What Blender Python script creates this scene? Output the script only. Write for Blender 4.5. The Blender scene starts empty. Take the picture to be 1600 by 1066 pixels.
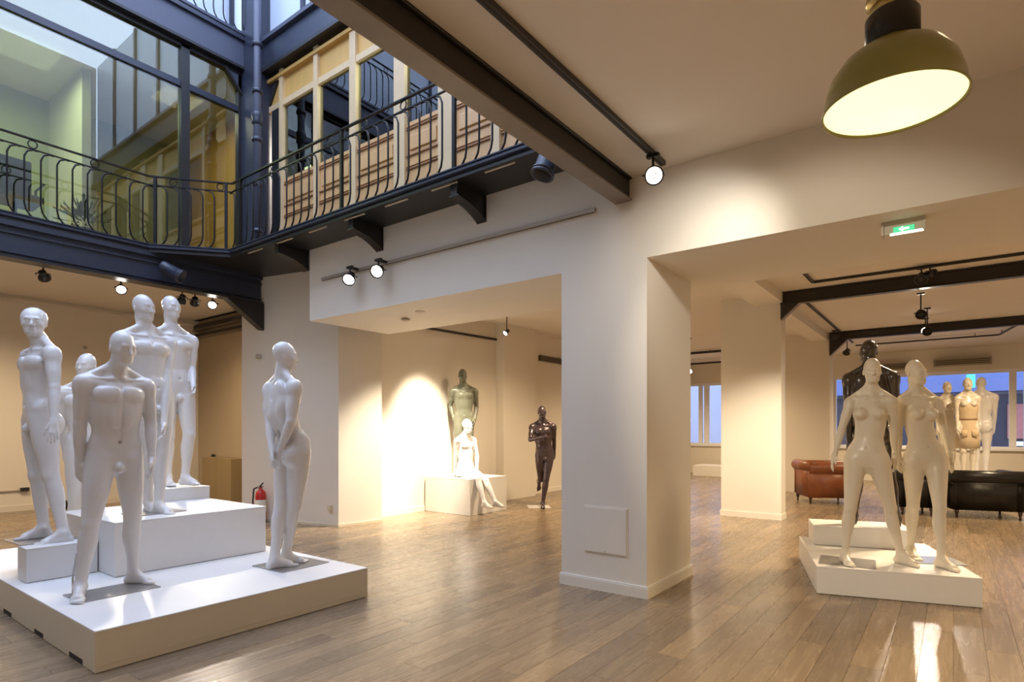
import bpy, bmesh, math, random
import numpy as np
from mathutils import Vector, Matrix
random.seed(7)
SC = bpy.context.scene
COL = SC.collection
PI = math.pi
R_ = math.radians
# ---------------------------------------------------------------- camera, sky, exposure, lamps
cam = bpy.data.cameras.new('camera'); camo = bpy.data.objects.new('camera', cam); COL.objects.link(camo)
cam.sensor_width = 36; cam.lens = 36 * 917.5 / 1600; cam.shift_y = (672 - 533) / 1600; cam.clip_start = .05; cam.clip_end = 200
camo.location = (0, 0, 1.4); camo.rotation_euler = (PI / 2, 0, R_(36.945))
SC.camera = camo
SC.view_settings.view_transform = 'Standard'; SC.view_settings.look = 'None'; SC.view_settings.gamma = 1
SC.view_settings.use_curve_mapping = False
SC.view_settings.exposure = 1.08
w = bpy.data.worlds.new('overcast_sky'); SC.world = w; w.use_nodes = True
bg = w.node_tree.nodes['Background']; bg.inputs[0].default_value = (.58, .70, 1.0, 1); bg.inputs[1].default_value = 2.8

def aim(o, loc, to):
    o.location = loc; d = Vector(to) - Vector(loc); o.rotation_euler = d.to_track_quat('-Z', 'Y').to_euler()
def spot(loc, to, e, deg=60, blend=.6, col=(1, .80, .56), r=.05):
    l = bpy.data.lights.new('spot_lamp', 'SPOT'); l.energy = e; l.spot_size = R_(deg); l.spot_blend = blend; l.color = col; l.shadow_soft_size = r
    o = bpy.data.objects.new('spot_lamp', l); COL.objects.link(o); aim(o, loc, to); return o
def area(loc, to, e, sx, sy, col=(1, .80, .56), spread=180):
    l = bpy.data.lights.new('area_lamp', 'AREA'); l.energy = e; l.shape = 'RECTANGLE'; l.size = sx; l.size_y = sy; l.color = col; l.spread = R_(spread)
    o = bpy.data.objects.new('area_lamp', l); COL.objects.link(o); aim(o, loc, to); return o
WARM = (1, .75, .47)
# added fill lamps under the ceilings, no fittings built, for general brightness
for x, y, e in ((.9, 1.2, 110), (1.6, 3.0, 90), (-1.0, -.8, 110), (.2, 3.4, 60), (2.2, -1.5, 80)):
    spot((x, y, 3.42), (x, y, 0), e * 1.5, 112, 1.0, WARM, .12)
for x, y, z, e in ((-11, 2.2, 3.6, 85), (-10.6, -1.0, 3.6, 70), (-10.2, 4.6, 3.6, 60), (-5.0, 8.4, 3.4, 110), (-4.6, 12.5, 3.4, 130), (-5.2, 16.4, 3.4, 110), (.2, 8.2, 3.4, 110), (1.2, 12.2, 3.4, 120), (-.4, 16.6, 3.4, 140), (2.4, 8.0, 3.4, 80)):
    spot((x, y, z), (x, y, 0), e * (2.2 if x > -7 else 1.9), 150, 1.0, WARM, .12)

# ---------------------------------------------------------------- materials
def mat(name, col, rough=.5, metal=0, spec=.5, emis=None, es=0, noise=0, nscale=8, bump=0, bscale=40, coat=0, col2=None, stretch=None):
    m = bpy.data.materials.new(name); m.use_nodes = True; nt = m.node_tree; b = nt.nodes['Principled BSDF']
    b.inputs['Base Color'].default_value = (*col, 1); b.inputs['Roughness'].default_value = rough; b.inputs['Metallic'].default_value = metal
    b.inputs['Specular IOR Level'].default_value = spec; b.inputs['Coat Weight'].default_value = coat
    if emis: b.inputs['Emission Color'].default_value = (*emis, 1); b.inputs['Emission Strength'].default_value = es
    tc = nt.nodes.new('ShaderNodeTexCoord'); mp = nt.nodes.new('ShaderNodeMapping'); nt.links.new(tc.outputs['Object'], mp.inputs[0])
    if stretch: mp.inputs['Scale'].default_value = stretch
    n = nt.nodes.new('ShaderNodeTexNoise'); n.inputs['Scale'].default_value = nscale; n.inputs['Detail'].default_value = 4; nt.links.new(mp.outputs[0], n.inputs['Vector'])
    mx = nt.nodes.new('ShaderNodeMix'); mx.data_type = 'RGBA'; mx.inputs[6].default_value = (*col, 1)
    c2 = col2 or tuple(c * (1 - max(noise, .04)) for c in col); mx.inputs[7].default_value = (*c2, 1)
    nt.links.new(n.outputs['Fac'], mx.inputs[0]); nt.links.new(mx.outputs[2], b.inputs['Base Color'])
    if bump:
        n2 = nt.nodes.new('ShaderNodeTexNoise'); n2.inputs['Scale'].default_value = bscale; nt.links.new(mp.outputs[0], n2.inputs['Vector'])
        bp = nt.nodes.new('ShaderNodeBump'); bp.inputs['Strength'].default_value = bump; bp.inputs['Distance'].default_value = .01
        nt.links.new(n2.outputs['Fac'], bp.inputs['Height']); nt.links.new(bp.outputs[0], b.inputs['Normal'])
    return m
def glass_mat(name, tint, refl, rough=.0):
    m = bpy.data.materials.new(name); m.use_nodes = True; nt = m.node_tree; nt.nodes.clear()
    o = nt.nodes.new('ShaderNodeOutputMaterial'); t = nt.nodes.new('ShaderNodeBsdfTransparent'); g = nt.nodes.new('ShaderNodeBsdfGlossy'); mx = nt.nodes.new('ShaderNodeMixShader')
    f = nt.nodes.new('ShaderNodeFresnel'); f.inputs[0].default_value = 1.5
    ma = nt.nodes.new('ShaderNodeMath'); ma.operation = 'ADD'; ma.inputs[1].default_value = refl; ma.use_clamp = True
    t.inputs[0].default_value = (*tint, 1); g.inputs['Roughness'].default_value = rough
    nt.links.new(f.outputs[0], ma.inputs[0]); nt.links.new(ma.outputs[0], mx.inputs[0]); nt.links.new(t.outputs[0], mx.inputs[1]); nt.links.new(g.outputs[0], mx.inputs[2]); nt.links.new(mx.outputs[0], o.inputs[0])
    return m
M = {}
M['wall'] = mat('white_plaster', (.76, .71, .62), .75, noise=.03, nscale=2, bump=.05, bscale=60)
M['ceil'] = mat('white_ceiling_paint', (.74, .68, .60), .85, noise=.03, nscale=2)
M['dark'] = mat('black_painted_steel', (.022, .021, .022), .38, noise=.3, nscale=10)
M['beamdark'] = mat('brown_black_steel', (.022, .017, .014), .35, noise=.4, nscale=6)
M['flange'] = mat('worn_brown_steel', (.25, .20, .155), .4, noise=.4, nscale=5)
M['blue'] = mat('blue_grey_steel', (.035, .042, .068), .35, noise=.3, nscale=7)
M['bluepale'] = mat('slate_blue_paint', (.085, .095, .14), .45, noise=.2, nscale=4)
M['iron'] = mat('black_wrought_iron', (.008, .008, .011), .35, metal=.3, noise=.3)
M['wood'] = mat('ochre_painted_wood', (.72, .43, .12), .5, noise=.25, nscale=6, stretch=(1, 1, .2))
M['woodlight'] = mat('cream_painted_wood', (.74, .55, .31), .5, noise=.2, nscale=6)
M['woodpanel'] = mat('varnished_panel_wood', (.74, .44, .19), .42, noise=.35, nscale=9, stretch=(1, 1, .15))
M['woodtrim'] = mat('dark_varnished_moulding', (.38, .19, .08), .4, noise=.3)
M['white'] = mat('white_lacquer', (.80, .79, .77), .42, noise=.02)
M['cream'] = mat('cream_board', (.70, .62, .47), .5, noise=.03)
M['edge'] = mat('dark_gap', (.03, .025, .02), .8)
M['manwhite'] = mat('white_gloss_fibreglass', (.76, .745, .73), .30, noise=.02, coat=.25)
M['mancream'] = mat('ivory_gloss_fibreglass', (.78, .72, .60), .30, noise=.02, coat=.2)
M['mangreen'] = mat('grey_green_fibreglass', (.15, .155, .11), .4, noise=.1)
M['manbronze'] = mat('bronze_violet_fibreglass', (.10, .075, .085), .22, metal=.5, noise=.1)
M['manblack'] = mat('black_gloss_fibreglass', (.035, .026, .020), .18, noise=.1, coat=.5)
M['plate'] = mat('brushed_steel_plate', (.42, .41, .40), .3, metal=.75, noise=.1)
M['steel'] = mat('aluminium', (.55, .54, .52), .35, metal=.8, noise=.1)
M['track'] = mat('grey_track', (.42, .36, .29), .45, metal=.2, noise=.1)
M['lens'] = mat('lit_lens', (1, .95, .85), .3, emis=(1, .93, .82), es=9)
M['lensring'] = mat('lamp_reflector', (.55, .53, .5), .25, metal=.8)
M['lampgreen'] = mat('olive_enamel', (.30, .28, .065), .28, noise=.15, coat=.4)
M['lampin'] = mat('lit_white_enamel', (.9, .88, .6), .5, emis=(1, .93, .46), es=.70)
M['brass'] = mat('brass', (.55, .42, .16), .3, metal=.8)
M['red'] = mat('red_enamel', (.5, .02, .02), .3)
M['rubber'] = mat('black_rubber', (.02, .02, .02), .6)
M['label'] = mat('paper_label', (.75, .72, .62), .6)
M['leather'] = mat('brown_leather', (.30, .095, .035), .38, noise=.45, nscale=7, bump=.25, bscale=70)
M['blackleather'] = mat('black_leather', (.012, .010, .010), .35, noise=.3, bump=.2, bscale=70)
M['footwood'] = mat('dark_wood_foot', (.05, .025, .012), .4)
M['signcase'] = mat('translucent_sign_case', (.55, .52, .42), .4)
M['green'] = mat('green_sign_face', (.05, .55, .25), .4, emis=(.10, .8, .38), es=.35)
M['signwhite'] = mat('lit_white', (.9, .95, .85), .4, emis=(.9, 1, .85), es=1.2)
M['dress'] = mat('beige_linen', (.66, .52, .34), .85, noise=.1, nscale=14, bump=.3, bscale=60)
M['belt'] = mat('brown_belt', (.36, .25, .14), .5)
M['sock'] = mat('grey_ac_grille', (.34, .30, .22), .6)
M['grille2'] = mat('dark_grille_slot', (.10, .08, .05), .6)
M['greenwall'] = mat('olive_green_room', (.34, .36, .22), .8, noise=.1, nscale=2)
M['roomceil'] = mat('pale_room_ceiling', (.60, .60, .54), .8)
M['stone'] = mat('pale_stone', (.55, .52, .48), .8, noise=.1)
M['frost'] = mat('frosted_pale_glass', (.62, .70, .80), .35, noise=.05)
M['glass'] = glass_mat('clear_glass', (.88, .93, .90), .16)
M['glassg'] = glass_mat('reflective_glass', (.74, .82, .74), .08)
M['shopglass'] = glass_mat('shop_window_glass', (.95, .97, 1), .01)
M['winwhite'] = mat('white_window_frame', (.86, .87, .90), .4)
M['street'] = mat('asphalt', (.20, .20, .22), .8, noise=.2)
M['streetwall'] = mat('street_stone', (.30, .30, .34), .8, noise=.2)
M['awning'] = mat('blue_awning', (.09, .12, .26), .6, noise=.15)
M['shopdark'] = mat('dark_shopfront', (.035, .035, .05), .3, noise=.4, nscale=3)
M['shoprose'] = mat('rose_window_display', (.35, .12, .10), .6, noise=.4, nscale=6)
M['orange'] = mat('orange_display', (.45, .16, .06), .6)
M['plant'] = mat('leaf_green', (.06, .12, .03), .6, noise=.4)
M['substrate'] = mat('floor_underlay', (.10, .075, .05), .8)

def floor_mat():
    m = bpy.data.materials.new('oak_laminate_plank'); m.use_nodes = True; nt = m.node_tree; b = nt.nodes['Principled BSDF']; N = nt.nodes.new; L = nt.links.new
    geo = N('ShaderNodeNewGeometry'); oi = N('ShaderNodeObjectInfo'); ad = N('ShaderNodeMath'); ad.operation = 'ADD'; fr = N('ShaderNodeMath'); fr.operation = 'FRACT'
    L(geo.outputs['Random Per Island'], ad.inputs[0]); L(oi.outputs['Random'], ad.inputs[1]); L(ad.outputs[0], fr.inputs[0])
    mp = N('ShaderNodeMapping'); mp.inputs['Scale'].default_value = (14, 1.1, 1); L(geo.outputs['Position'], mp.inputs[0])
    cb = N('ShaderNodeCombineXYZ'); mu = N('ShaderNodeMath'); mu.operation = 'MULTIPLY'; mu.inputs[1].default_value = 37; L(fr.outputs[0], mu.inputs[0]); L(mu.outputs[0], cb.inputs[1]); L(mu.outputs[0], cb.inputs[2]); L(cb.outputs[0], mp.inputs['Location'])
    n = N('ShaderNodeTexNoise'); n.inputs['Scale'].default_value = 1.5; n.inputs['Detail'].default_value = 6; n.inputs['Roughness'].default_value = .62; n.inputs['Distortion'].default_value = .6; L(mp.outputs[0], n.inputs['Vector'])
    cr = N('ShaderNodeValToRGB'); e = cr.color_ramp.elements; e[0].position = .25; e[0].color = (.195, .145, .095, 1); e[1].position = .78; e[1].color = (.295, .222, .147, 1); L(n.outputs['Fac'], cr.inputs[0])
    r2 = N('ShaderNodeValToRGB'); e = r2.color_ramp.elements; e[0].color = (.74, .74, .76, 1); e[1].color = (1.12, 1.08, 1.0, 1); L(fr.outputs[0], r2.inputs[0])
    mx = N('ShaderNodeMix'); mx.data_type = 'RGBA'; mx.blend_type = 'MULTIPLY'; mx.inputs[0].default_value = 1; L(cr.outputs[0], mx.inputs[6]); L(r2.outputs[0], mx.inputs[7]); L(mx.outputs[2], b.inputs['Base Color'])
    mr = N('ShaderNodeMapRange'); mr.inputs[3].default_value = .20; mr.inputs[4].default_value = .34; L(n.outputs['Fac'], mr.inputs[0]); L(mr.outputs[0], b.inputs['Roughness'])
    b.inputs['Specular IOR Level'].default_value = .5
    bp = N('ShaderNodeBump'); bp.inputs['Strength'].default_value = .12; bp.inputs['Distance'].default_value = .004; L(n.outputs['Fac'], bp.inputs['Height']); L(bp.outputs[0], b.inputs['Normal'])
    return m
M['floor'] = floor_mat()
M['glassplate'] = mat('grey_blue_glass_plate', (.38,.42,.50), .1, noise=.02)

# ---------------------------------------------------------------- builders
def tag(o, label=None, cat=None, group=None, kind=None):
    if label: o['label'] = label
    if cat: o['category'] = cat
    if group: o['group'] = group
    if kind: o['kind'] = kind
    return o
def empty(name, loc, label=None, cat=None, group=None, kind=None):
    o = bpy.data.objects.new(name, None); COL.objects.link(o); o.location = loc; o.empty_display_size = .1
    WORLD[o.name] = Vector(loc)
    return tag(o, label, cat, group, kind)
WORLD = {}
class MB:
    def __init__(s): s.v = []; s.f = []; s.sm = []
    def add(s, v, f, sm=False):
        o = len(s.v); s.v += [tuple(p) for p in v]; s.f += [tuple(i + o for i in q) for q in f]; s.sm += [sm] * len(f); return s
    def box(s, x0, x1, y0, y1, z0, z1):
        v = [(x, y, z) for x in (x0, x1) for y in (y0, y1) for z in (z0, z1)]
        return s.add(v, [(0, 1, 3, 2), (4, 6, 7, 5), (0, 4, 5, 1), (2, 3, 7, 6), (0, 2, 6, 4), (1, 5, 7, 3)])
    def obox(s, c, u, v, w_):
        c, u, v, w_ = map(Vector, (c, u, v, w_)); P = [c + a * u + b * v + d * w_ for a in (-1, 1) for b in (-1, 1) for d in (-1, 1)]
        return s.add(P, [(0, 1, 3, 2), (4, 6, 7, 5), (0, 4, 5, 1), (2, 3, 7, 6), (0, 2, 6, 4), (1, 5, 7, 3)])
    def bar(s, a, b, w_, h_, up=(0, 0, 1)):
        a, b = Vector(a), Vector(b); d = (b - a); side = d.cross(Vector(up)).normalized(); u = side.cross(d).normalized()
        return s.obox((a + b) / 2, d / 2, side * w_ / 2, u * h_ / 2)
    def prism(s, poly, z0, z1):
        n = len(poly); v = [(p[0], p[1], z0) for p in poly] + [(p[0], p[1], z1) for p in poly]
        a = sum(poly[i][0] * poly[(i + 1) % n][1] - poly[(i + 1) % n][0] * poly[i][1] for i in range(n))
        f = [tuple(range(n))[::-1], tuple(range(n, 2 * n))] + [(i, (i + 1) % n, (i + 1) % n + n, i + n) for i in range(n)]
        if a < 0: f = [q[::-1] for q in f]
        return s.add(v, f)
    def sweep(s, prof, pts):
        """profile (offset to the right of travel, z) swept along a flat path with mitred corners"""
        P = [Vector((p[0], p[1])) for p in pts]; n = len(prof); V_ = []
        for i, p in enumerate(P):
            d0 = (P[i] - P[i - 1]).normalized() if i > 0 else None; d1 = (P[i + 1] - P[i]).normalized() if i < len(P) - 1 else None
            if d0 is None: nn = Vector((d1.y, -d1.x)); k = 1
            elif d1 is None: nn = Vector((d0.y, -d0.x)); k = 1
            else:
                nn = (Vector((d0.y, -d0.x)) + Vector((d1.y, -d1.x))).normalized(); k = 1 / max(.3, nn.dot(Vector((d0.y, -d0.x))))
            for o, z in prof: q = p + nn * o * k; V_.append((q.x, q.y, z))
        f = []
        for i in range(len(P) - 1):
            for j in range(n): f.append((i * n + j, i * n + (j + 1) % n, (i + 1) * n + (j + 1) % n, (i + 1) * n + j))
        f.append(tuple(range(n))[::-1]); f.append(tuple((len(P) - 1) * n + j for j in range(n)))
        return s.add(V_, f)
    def tube(s, pts, r, n=6, cap=True):
        pts = [Vector(p) for p in pts]; rs = r if isinstance(r, (list, tuple)) else [r] * len(pts); V_ = []; up = None
        for i, p in enumerate(pts):
            d = (pts[min(i + 1, len(pts) - 1)] - pts[max(i - 1, 0)]).normalized()
            if up is None: up = d.orthogonal().normalized()
            up = (up - d * up.dot(d)).normalized(); sd = d.cross(up)
            for k in range(n): a = 2 * PI * k / n; V_.append(p + (up * math.cos(a) + sd * math.sin(a)) * rs[i])
        f = [(i * n + k, i * n + (k + 1) % n, (i + 1) * n + (k + 1) % n, (i + 1) * n + k) for i in range(len(pts) - 1) for k in range(n)]
        if cap: f += [tuple(range(n))[::-1], tuple((len(pts) - 1) * n + k for k in range(n))]
        return s.add(V_, f, True)
    def lathe(s, prof, c=(0, 0, 0), axis=(0, 0, 1), n=24, close=False):
        """profile (radius, distance along axis)"""
        c = Vector(c); ax = Vector(axis).normalized(); u = ax.orthogonal().normalized(); v = ax.cross(u); V_ = []
        for r, h in prof:
            for k in range(n): a = 2 * PI * k / n; V_.append(c + ax * h + (u * math.cos(a) + v * math.sin(a)) * max(r, 1e-4))
        m = len(prof); f = [(i * n + k, i * n + (k + 1) % n, (i + 1) * n + (k + 1) % n, (i + 1) * n + k) for i in range(m - 1) for k in range(n)]
        if close: f += [((m - 1) * n + k, (m - 1) * n + (k + 1) % n, (k + 1) % n, k) for k in range(n)]
        else: f += [tuple(range(n))[::-1], tuple((m - 1) * n + k for k in range(n))]
        return s.add(V_, f, True)
    def build(s, name, m, parent=None, bevel=0, smooth=None, seg=2, **kw):
        off = Vector((0, 0, 0)); p = parent
        while p is not None: off += p.location; p = p.parent
        me = bpy.data.meshes.new(name); me.from_pydata([tuple(Vector(v) - off) for v in s.v], [], s.f); me.materials.append(M[m] if isinstance(m, str) else m)
        me.polygons.foreach_set('use_smooth', [bool(x) if smooth is None else smooth for x in s.sm]); me.validate(); me.update()
        o = bpy.data.objects.new(name, me); COL.objects.link(o); o.parent = parent
        if bevel:
            bm = bmesh.new(); bm.from_mesh(me); bmesh.ops.bevel(bm, geom=bm.edges[:] + bm.verts[:], offset=bevel, segments=seg, affect='EDGES', profile=.6, clamp_overlap=True); bm.to_mesh(me); bm.free()
        return tag(o, **kw)
def struct(name, mb, m, parent=None, **kw): return mb.build(name, m, parent, kind='structure' if parent is None else None, **kw)
def box(*a): return MB().box(*a)
def children(o): return [c for c in bpy.data.objects if c.parent == o]
def copy_tree(o, parent=None):
    c = o.copy(); COL.objects.link(c); c.parent = parent
    for ch in children(o):
        if ch.name in bpy.context.scene.objects or True: copy_tree(ch, c)
    return c
# ---------------------------------------------------------------- floor
fl = struct('floor', box(-14, 4.2, -4, 20, -.12, -.012), 'substrate')
PWD, PLN = .165, 1.32
pm = MB().box(0, PWD - .002, 0, PLN - .002, -.012, 0); proto_me = None
cells = []
for i in range(int(-13.5 / PWD), int(4 / PWD)):
    off = ((i * 7) % 5) / 5 * PLN
    for j in range(-3, 16):
        x, y = i * PWD, j * PLN + off - 1
        if y > 19 or x < -13.2: continue
        cells.append((x, y))
th = R_(36.945)
def vis(x, y):
    x += PWD / 2; y += PLN / 2
    dd = -x * math.sin(th) + y * math.cos(th); r = x * math.cos(th) + y * math.sin(th)
    if dd < 2.0: return 1e6
    u = 917.5 * r / dd
    if abs(u) > 860: return 1e6
    if 1.35 < y < 3.1 and -6.6 < x < -4.1: return 1e6
    if -2.8 < x < -2.1 and 4.6 < y < 5.5: return 1e6
    return dd
cells.sort(key=lambda c: vis(*c))
near, far = cells[:296], cells[296:]
pl0 = pm.build('plank', 'floor', fl); pl0.location = (near[0][0], near[0][1], 0)
for x, y in near[1:]:
    c = pl0.copy(); c.location = (x, y, 0); c.parent = fl; COL.objects.link(c)
b = MB()
for x, y in far: b.box(x, x + PWD - .002, y, y + PLN - .002, -.012, 0)
b.build('planks_beyond', 'floor', fl, kind='stuff')

# ---------------------------------------------------------------- shell of the shop
YH = 4.56
struct('ceiling_shop', box(-2.24, 4.2, -4, YH, 3.53, 3.72), 'ceil')
struct('ceiling_left', box(-13.2, -8.75, -4, 6.2, 3.72, 3.86), 'ceil')
struct('ceiling_near', box(-8.75, -2.24, -4, -2.2, 3.53, 3.72), 'ceil')
struct('ceiling_back', box(-7.5, 4.2, 5.9, 19.2, 3.52, 3.72), 'ceil')
struct('wall_left', box(-13.1, -12.9, -4, 6.2, 0, 3.9), 'wall')
struct('trim_1', box(-12.9, -12.86, -4, 6.0, 3.60, 3.66), 'ceil')
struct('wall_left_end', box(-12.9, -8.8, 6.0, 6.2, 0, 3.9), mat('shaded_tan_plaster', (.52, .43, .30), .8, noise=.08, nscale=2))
struct('baseboard_left', box(-12.9, -12.88, -4, 6.0, 0, .10), 'ceil')
struct('wall_behind', box(-13.2, 4.2, -4.2, -4, 0, 3.9), 'wall')
struct('wall_right', box(4.2, 4.4, -4.2, 19.2, 0, 3.9), 'wall')
# pier at the left end of the header, then the long wall running back
struct('wall_pier', MB().prism([(-8.95, 4.83), (-7.088, 5.264), (-6.99, 5.98), (-7.34, 6.10), (-7.34, 6.6), (-8.95, 6.6)], 0, 3.757), 'wall')
struct('baseboard_pier', MB().prism([(-8.955, 4.815), (-7.075, 5.253), (-6.977, 5.985), (-6.99, 5.98), (-7.088, 5.264), (-8.95, 4.83)], 0, .035), 'cream')
struct('wall_back_left', box(-7.6, -7.32, 6.1, 19.2, 0, 3.6), 'wall')
struct('baseboard_back_left', box(-7.32, -7.305, 6.1, 19, 0, .09), 'wall')
struct('wall_pilaster', box(-7.32, -7.12, 9.2, 10.3, 0, 3.55), 'wall')
hd = struct('wall_header', box(-6.75, 4.2, YH, 5.9, 2.83, 3.757), 'wall')
# upper wall over the header so that daylight cannot leak in
struct('wall_upper', box(-13.2, 4.2, 5.9, 6.1, 3.72, 3.95), 'wall')
# main pillar
p = struct('wall_pillar', box(-2.86, -2.03, YH - .004, 5.57, 0, 2.83), 'wall')
bb = struct('baseboard_pillar', box(-2.875, -2.015, YH - .019, 5.585, 0, .085), 'wall')
struct('trim_2', box(-2.872, -2.018, YH - .016, 5.582, .085, .10), 'white')
h_ = empty('access_hatch', (-2.41, YH - .004, .53), 'small square access panel flush with the low front of the central pillar', 'hatch')
box(-2.622, -2.198, YH - .010, YH - .003, .320, .735).build('frame', 'wall', h_, bevel=.002)
box(-2.610, -2.210, YH - .016, YH - .009, .332, .723).build('panel', 'wall', h_, bevel=.003)
box(-2.42, -2.40, YH - .019, YH - .015, .345, .355).build('latch', 'steel', h_)
# second pillar and the row behind
struct('wall_pillar_middle', box(-3.045, -2.13, 9.75, 10.05, 0, 3.52), 'wall')
struct('baseboard_middle', box(-3.06, -2.12, 9.735, 10.06, 0, .09), 'wall')
struct('trim_3', box(-2.53, -2.10, 5.9, 9.75, 3.36, 3.53), 'wall')
struct('trim_4', box(-2.53, -2.20, 10.05, 14.4, 3.36, 3.53), 'wall')
struct('wall_pillar_far', box(-3.3, -2.16, 14.4, 14.9, 0, 3.52), 'wall')
# window wall with two shop windows
YW = 19.0
b = MB(); b.box(-7.5, 4.2, YW, YW + .25, 0, .92); b.box(-7.5, 4.2, YW, YW + .25, 2.92, 3.6); b.box(-4.2, -2.75, YW, YW + .25, .92, 2.92); b.box(3.6, 4.2, YW, YW + .25, .92, 2.92); b.box(-7.5, -7.25, YW, YW + .25, .92, 2.92)
struct('wall_window_side', b, 'wall')
def shopwin(name, x0, x1, muls):
    r = empty(name, (x0, YW + .1, .92)); r['kind'] = 'structure'
    f = MB(); f.box(x0, x1, YW + .06, YW + .16, .92, .98); f.box(x0, x1, YW + .06, YW + .16, 2.84, 2.92); f.box(x0, x0 + .06, YW + .06, YW + .16, .98, 2.84); f.box(x1 - .06, x1, YW + .06, YW + .16, .98, 2.84)
    f.build('frame', 'winwhite', r)
    box(x0, x1, YW - .06, YW + .05, .88, .93).build('sill', 'winwhite', r)
    xs = [x0 + .06] + [m for m, _ in muls] + [x1 - .06]
    for m_, w_ in muls: box(m_ - w_ / 2, m_ + w_ / 2, YW + .05, YW + .17, .98, 2.84).build('mullion', 'winwhite', r)
    for a, c in zip(xs[:-1], xs[1:]): box(a, c, YW + .10, YW + .108, .98, 2.84).build('pane', 'shopglass', r)
    return r
shopwin('window_1', -7.25, -4.2, [(-6.62, .12), (-6.42, .16), (-5.5, .08)])
w2 = shopwin('window_2', -2.75, 3.6, [(-2.25, .25), (-1.6, .12), (1.17, .14), (1.40, .05), (2.3, .1)])
# street outside
st = struct('ground', box(-20, 16, 19.25, 60, -.30, -.15), 'street')
sb = empty('street_building', (0, 27.2, -.15), 'grey stone building with dark shopfront across the street', 'building')
box(-18, 14, 27.0, 28, -.15, 9).build('facade', 'streetwall', sb)
box(-5.5, 4.2, 26.2, 27.0, 2.75, 3.75).build('awning', 'awning', sb)
for x0, x1, m_ in ((-9.8, -7.9, 'streetwall'), (-5.3, -1.2, 'shopdark'), (-.9, .9, 'shopdark'), (1.1, 2.6, 'shopdark'), (2.8, 4.2, 'shopdark')):
    q = box(x0, x1, 26.85, 27.0, -.1, 2.65).build('shopfront', m_, sb)
box(1.5, 2.2, 26.75, 26.85, 1.1, 2.3).build('display_panel', 'shoprose', sb); box(1.7, 2.5, 26.72, 26.85, .85, 1.0).build('display_shelf', 'winwhite', sb)
box(1.8, 2.2, 26.70, 26.84, .2, .8).build('display_box', 'orange', sb)
for k in range(8):
    x = -14 + k * 3.2; q = box(x, x + 1.2, 26.9, 27.0, 4.6, 7.0).build('window', 'frost', sb)
tx = bpy.data.curves.new('shop_lettering', 'FONT'); tx.body = 'Dj'; tx.size = .62; tx.extrude = .02; tx.align_x = 'LEFT'
to = bpy.data.objects.new('lettering', tx); COL.objects.link(to); to.parent = sb; to.location = Vector((2.0, 26.17, 3.0)) - sb.location; to.rotation_euler = (PI / 2, 0, 0); bpy.context.view_layer.update(); lm = bpy.data.meshes.new_from_object(to.evaluated_get(bpy.context.evaluated_depsgraph_get())); lm.materials.clear(); lm.materials.append(M['signwhite']); l2 = bpy.data.objects.new('lettering', lm); COL.objects.link(l2); l2.parent = sb; l2.location = to.location; l2.rotation_euler = to.rotation_euler; bpy.data.objects.remove(to)
gs = empty('street_sign', (0.47, 25.5, 2.8), 'small green lit sign hanging across the street behind the window mannequins', 'sign')
box(0.35, 0.59, 25.5, 25.6, 2.85, 3.3).build('face', 'green', gs); box(0.45, 0.49, 25.6, 27.0, 3.0, 3.05).build('arm', 'dark', gs)

# ---------------------------------------------------------------- steel and courtyard
# right edge beam of the light well
def ibeam(a, b_, w_, h_, name, m1, m2, label, group=None, zt=None):
    a, b_ = Vector(a), Vector(b_); d = (b_ - a).normalized(); r = empty(name, a, label, 'beam', group)
    s_ = d.cross(Vector((0, 0, 1))).normalized(); t = .018
    for nm, dz, mm in (('bottom_flange', -h_ / 2 + t / 2, m2), ('top_flange', h_ / 2 - t / 2, m1)):
        MB().bar(a + Vector((0, 0, dz)), b_ + Vector((0, 0, dz)), w_, t).build(nm, mm, r, bevel=.003, seg=1)
    MB().bar(a, b_, w_ * .22, h_ - 2 * t).build('web', m1, r)
    for e in (-1, 1):
        MB().bar(a + s_ * e * w_ * .30, b_ + s_ * e * w_ * .30, .014, h_ - 2 * t - .01).build('side_plate', m1, r)
    return r
ibeam((-2.24, -3.9, 3.43), (-2.24, YH, 3.43), .155, .20, 'steel_beam', 'beamdark', 'flange', 'long dark steel beam along the ceiling edge, ending on the wall above the central pillar')
# gallery floor ring (curb, underside, beam)
GX, GY = -8.5, 4.1
C1, C2 = (GX, 3.32), (-7.86, GY)
path = [(GX, -2.2), C1, C2, (-2.3, GY)]
b = MB(); b.prism([(-9.3, -2.2), (GX, -2.2), C1, C2, (-2.3, GY), (-2.3, YH + .1), (-2.3, 6.0), (-9.3, 6.0)], 3.757, 3.80)
struct('trim_gallery_floor', b, 'dark')
g = empty('gallery_edge', (-6, GY, 3.76), 'dark blue moulded iron kerb around the gallery floor under the railing', 'kerb')
MB().sweep([(0.02, 3.79), (0.05, 3.80), (0.05, 3.822), (0.03, 3.826), (.03, 3.838), (0.045, 3.842), (.045, 3.855), (-.08, 3.855), (-.08, 3.79)], path).build('moulding', 'blue', g)
MB().sweep([(0.0, 3.745), (0.028, 3.745), (.028, 3.772), (.012, 3.776), (.012, 3.79), (0, 3.79)], path).build('lower_rail', 'dark', g)
for k in range(8):
    x = -7.5 + k * .68; box(x, x + .34, GY + .03, GY + .045, 3.7465, 3.757).build('painted_gap_light', mat('pale_gap_strip', (.75, .66, .5), .6) if k == 0 else bpy.data.materials['pale_gap_strip'], g)  # pale strips paint in the light showing through the kerb slot
b = empty('gallery_beam', (GX, 0, 3.34), 'deep dark steel girder carrying the left gallery, ending in a corner bracket', 'beam')
box(GX - .05, GX - .02, -2.2, 4.9, 3.36, 3.757).build('web', 'blue', b)
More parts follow.
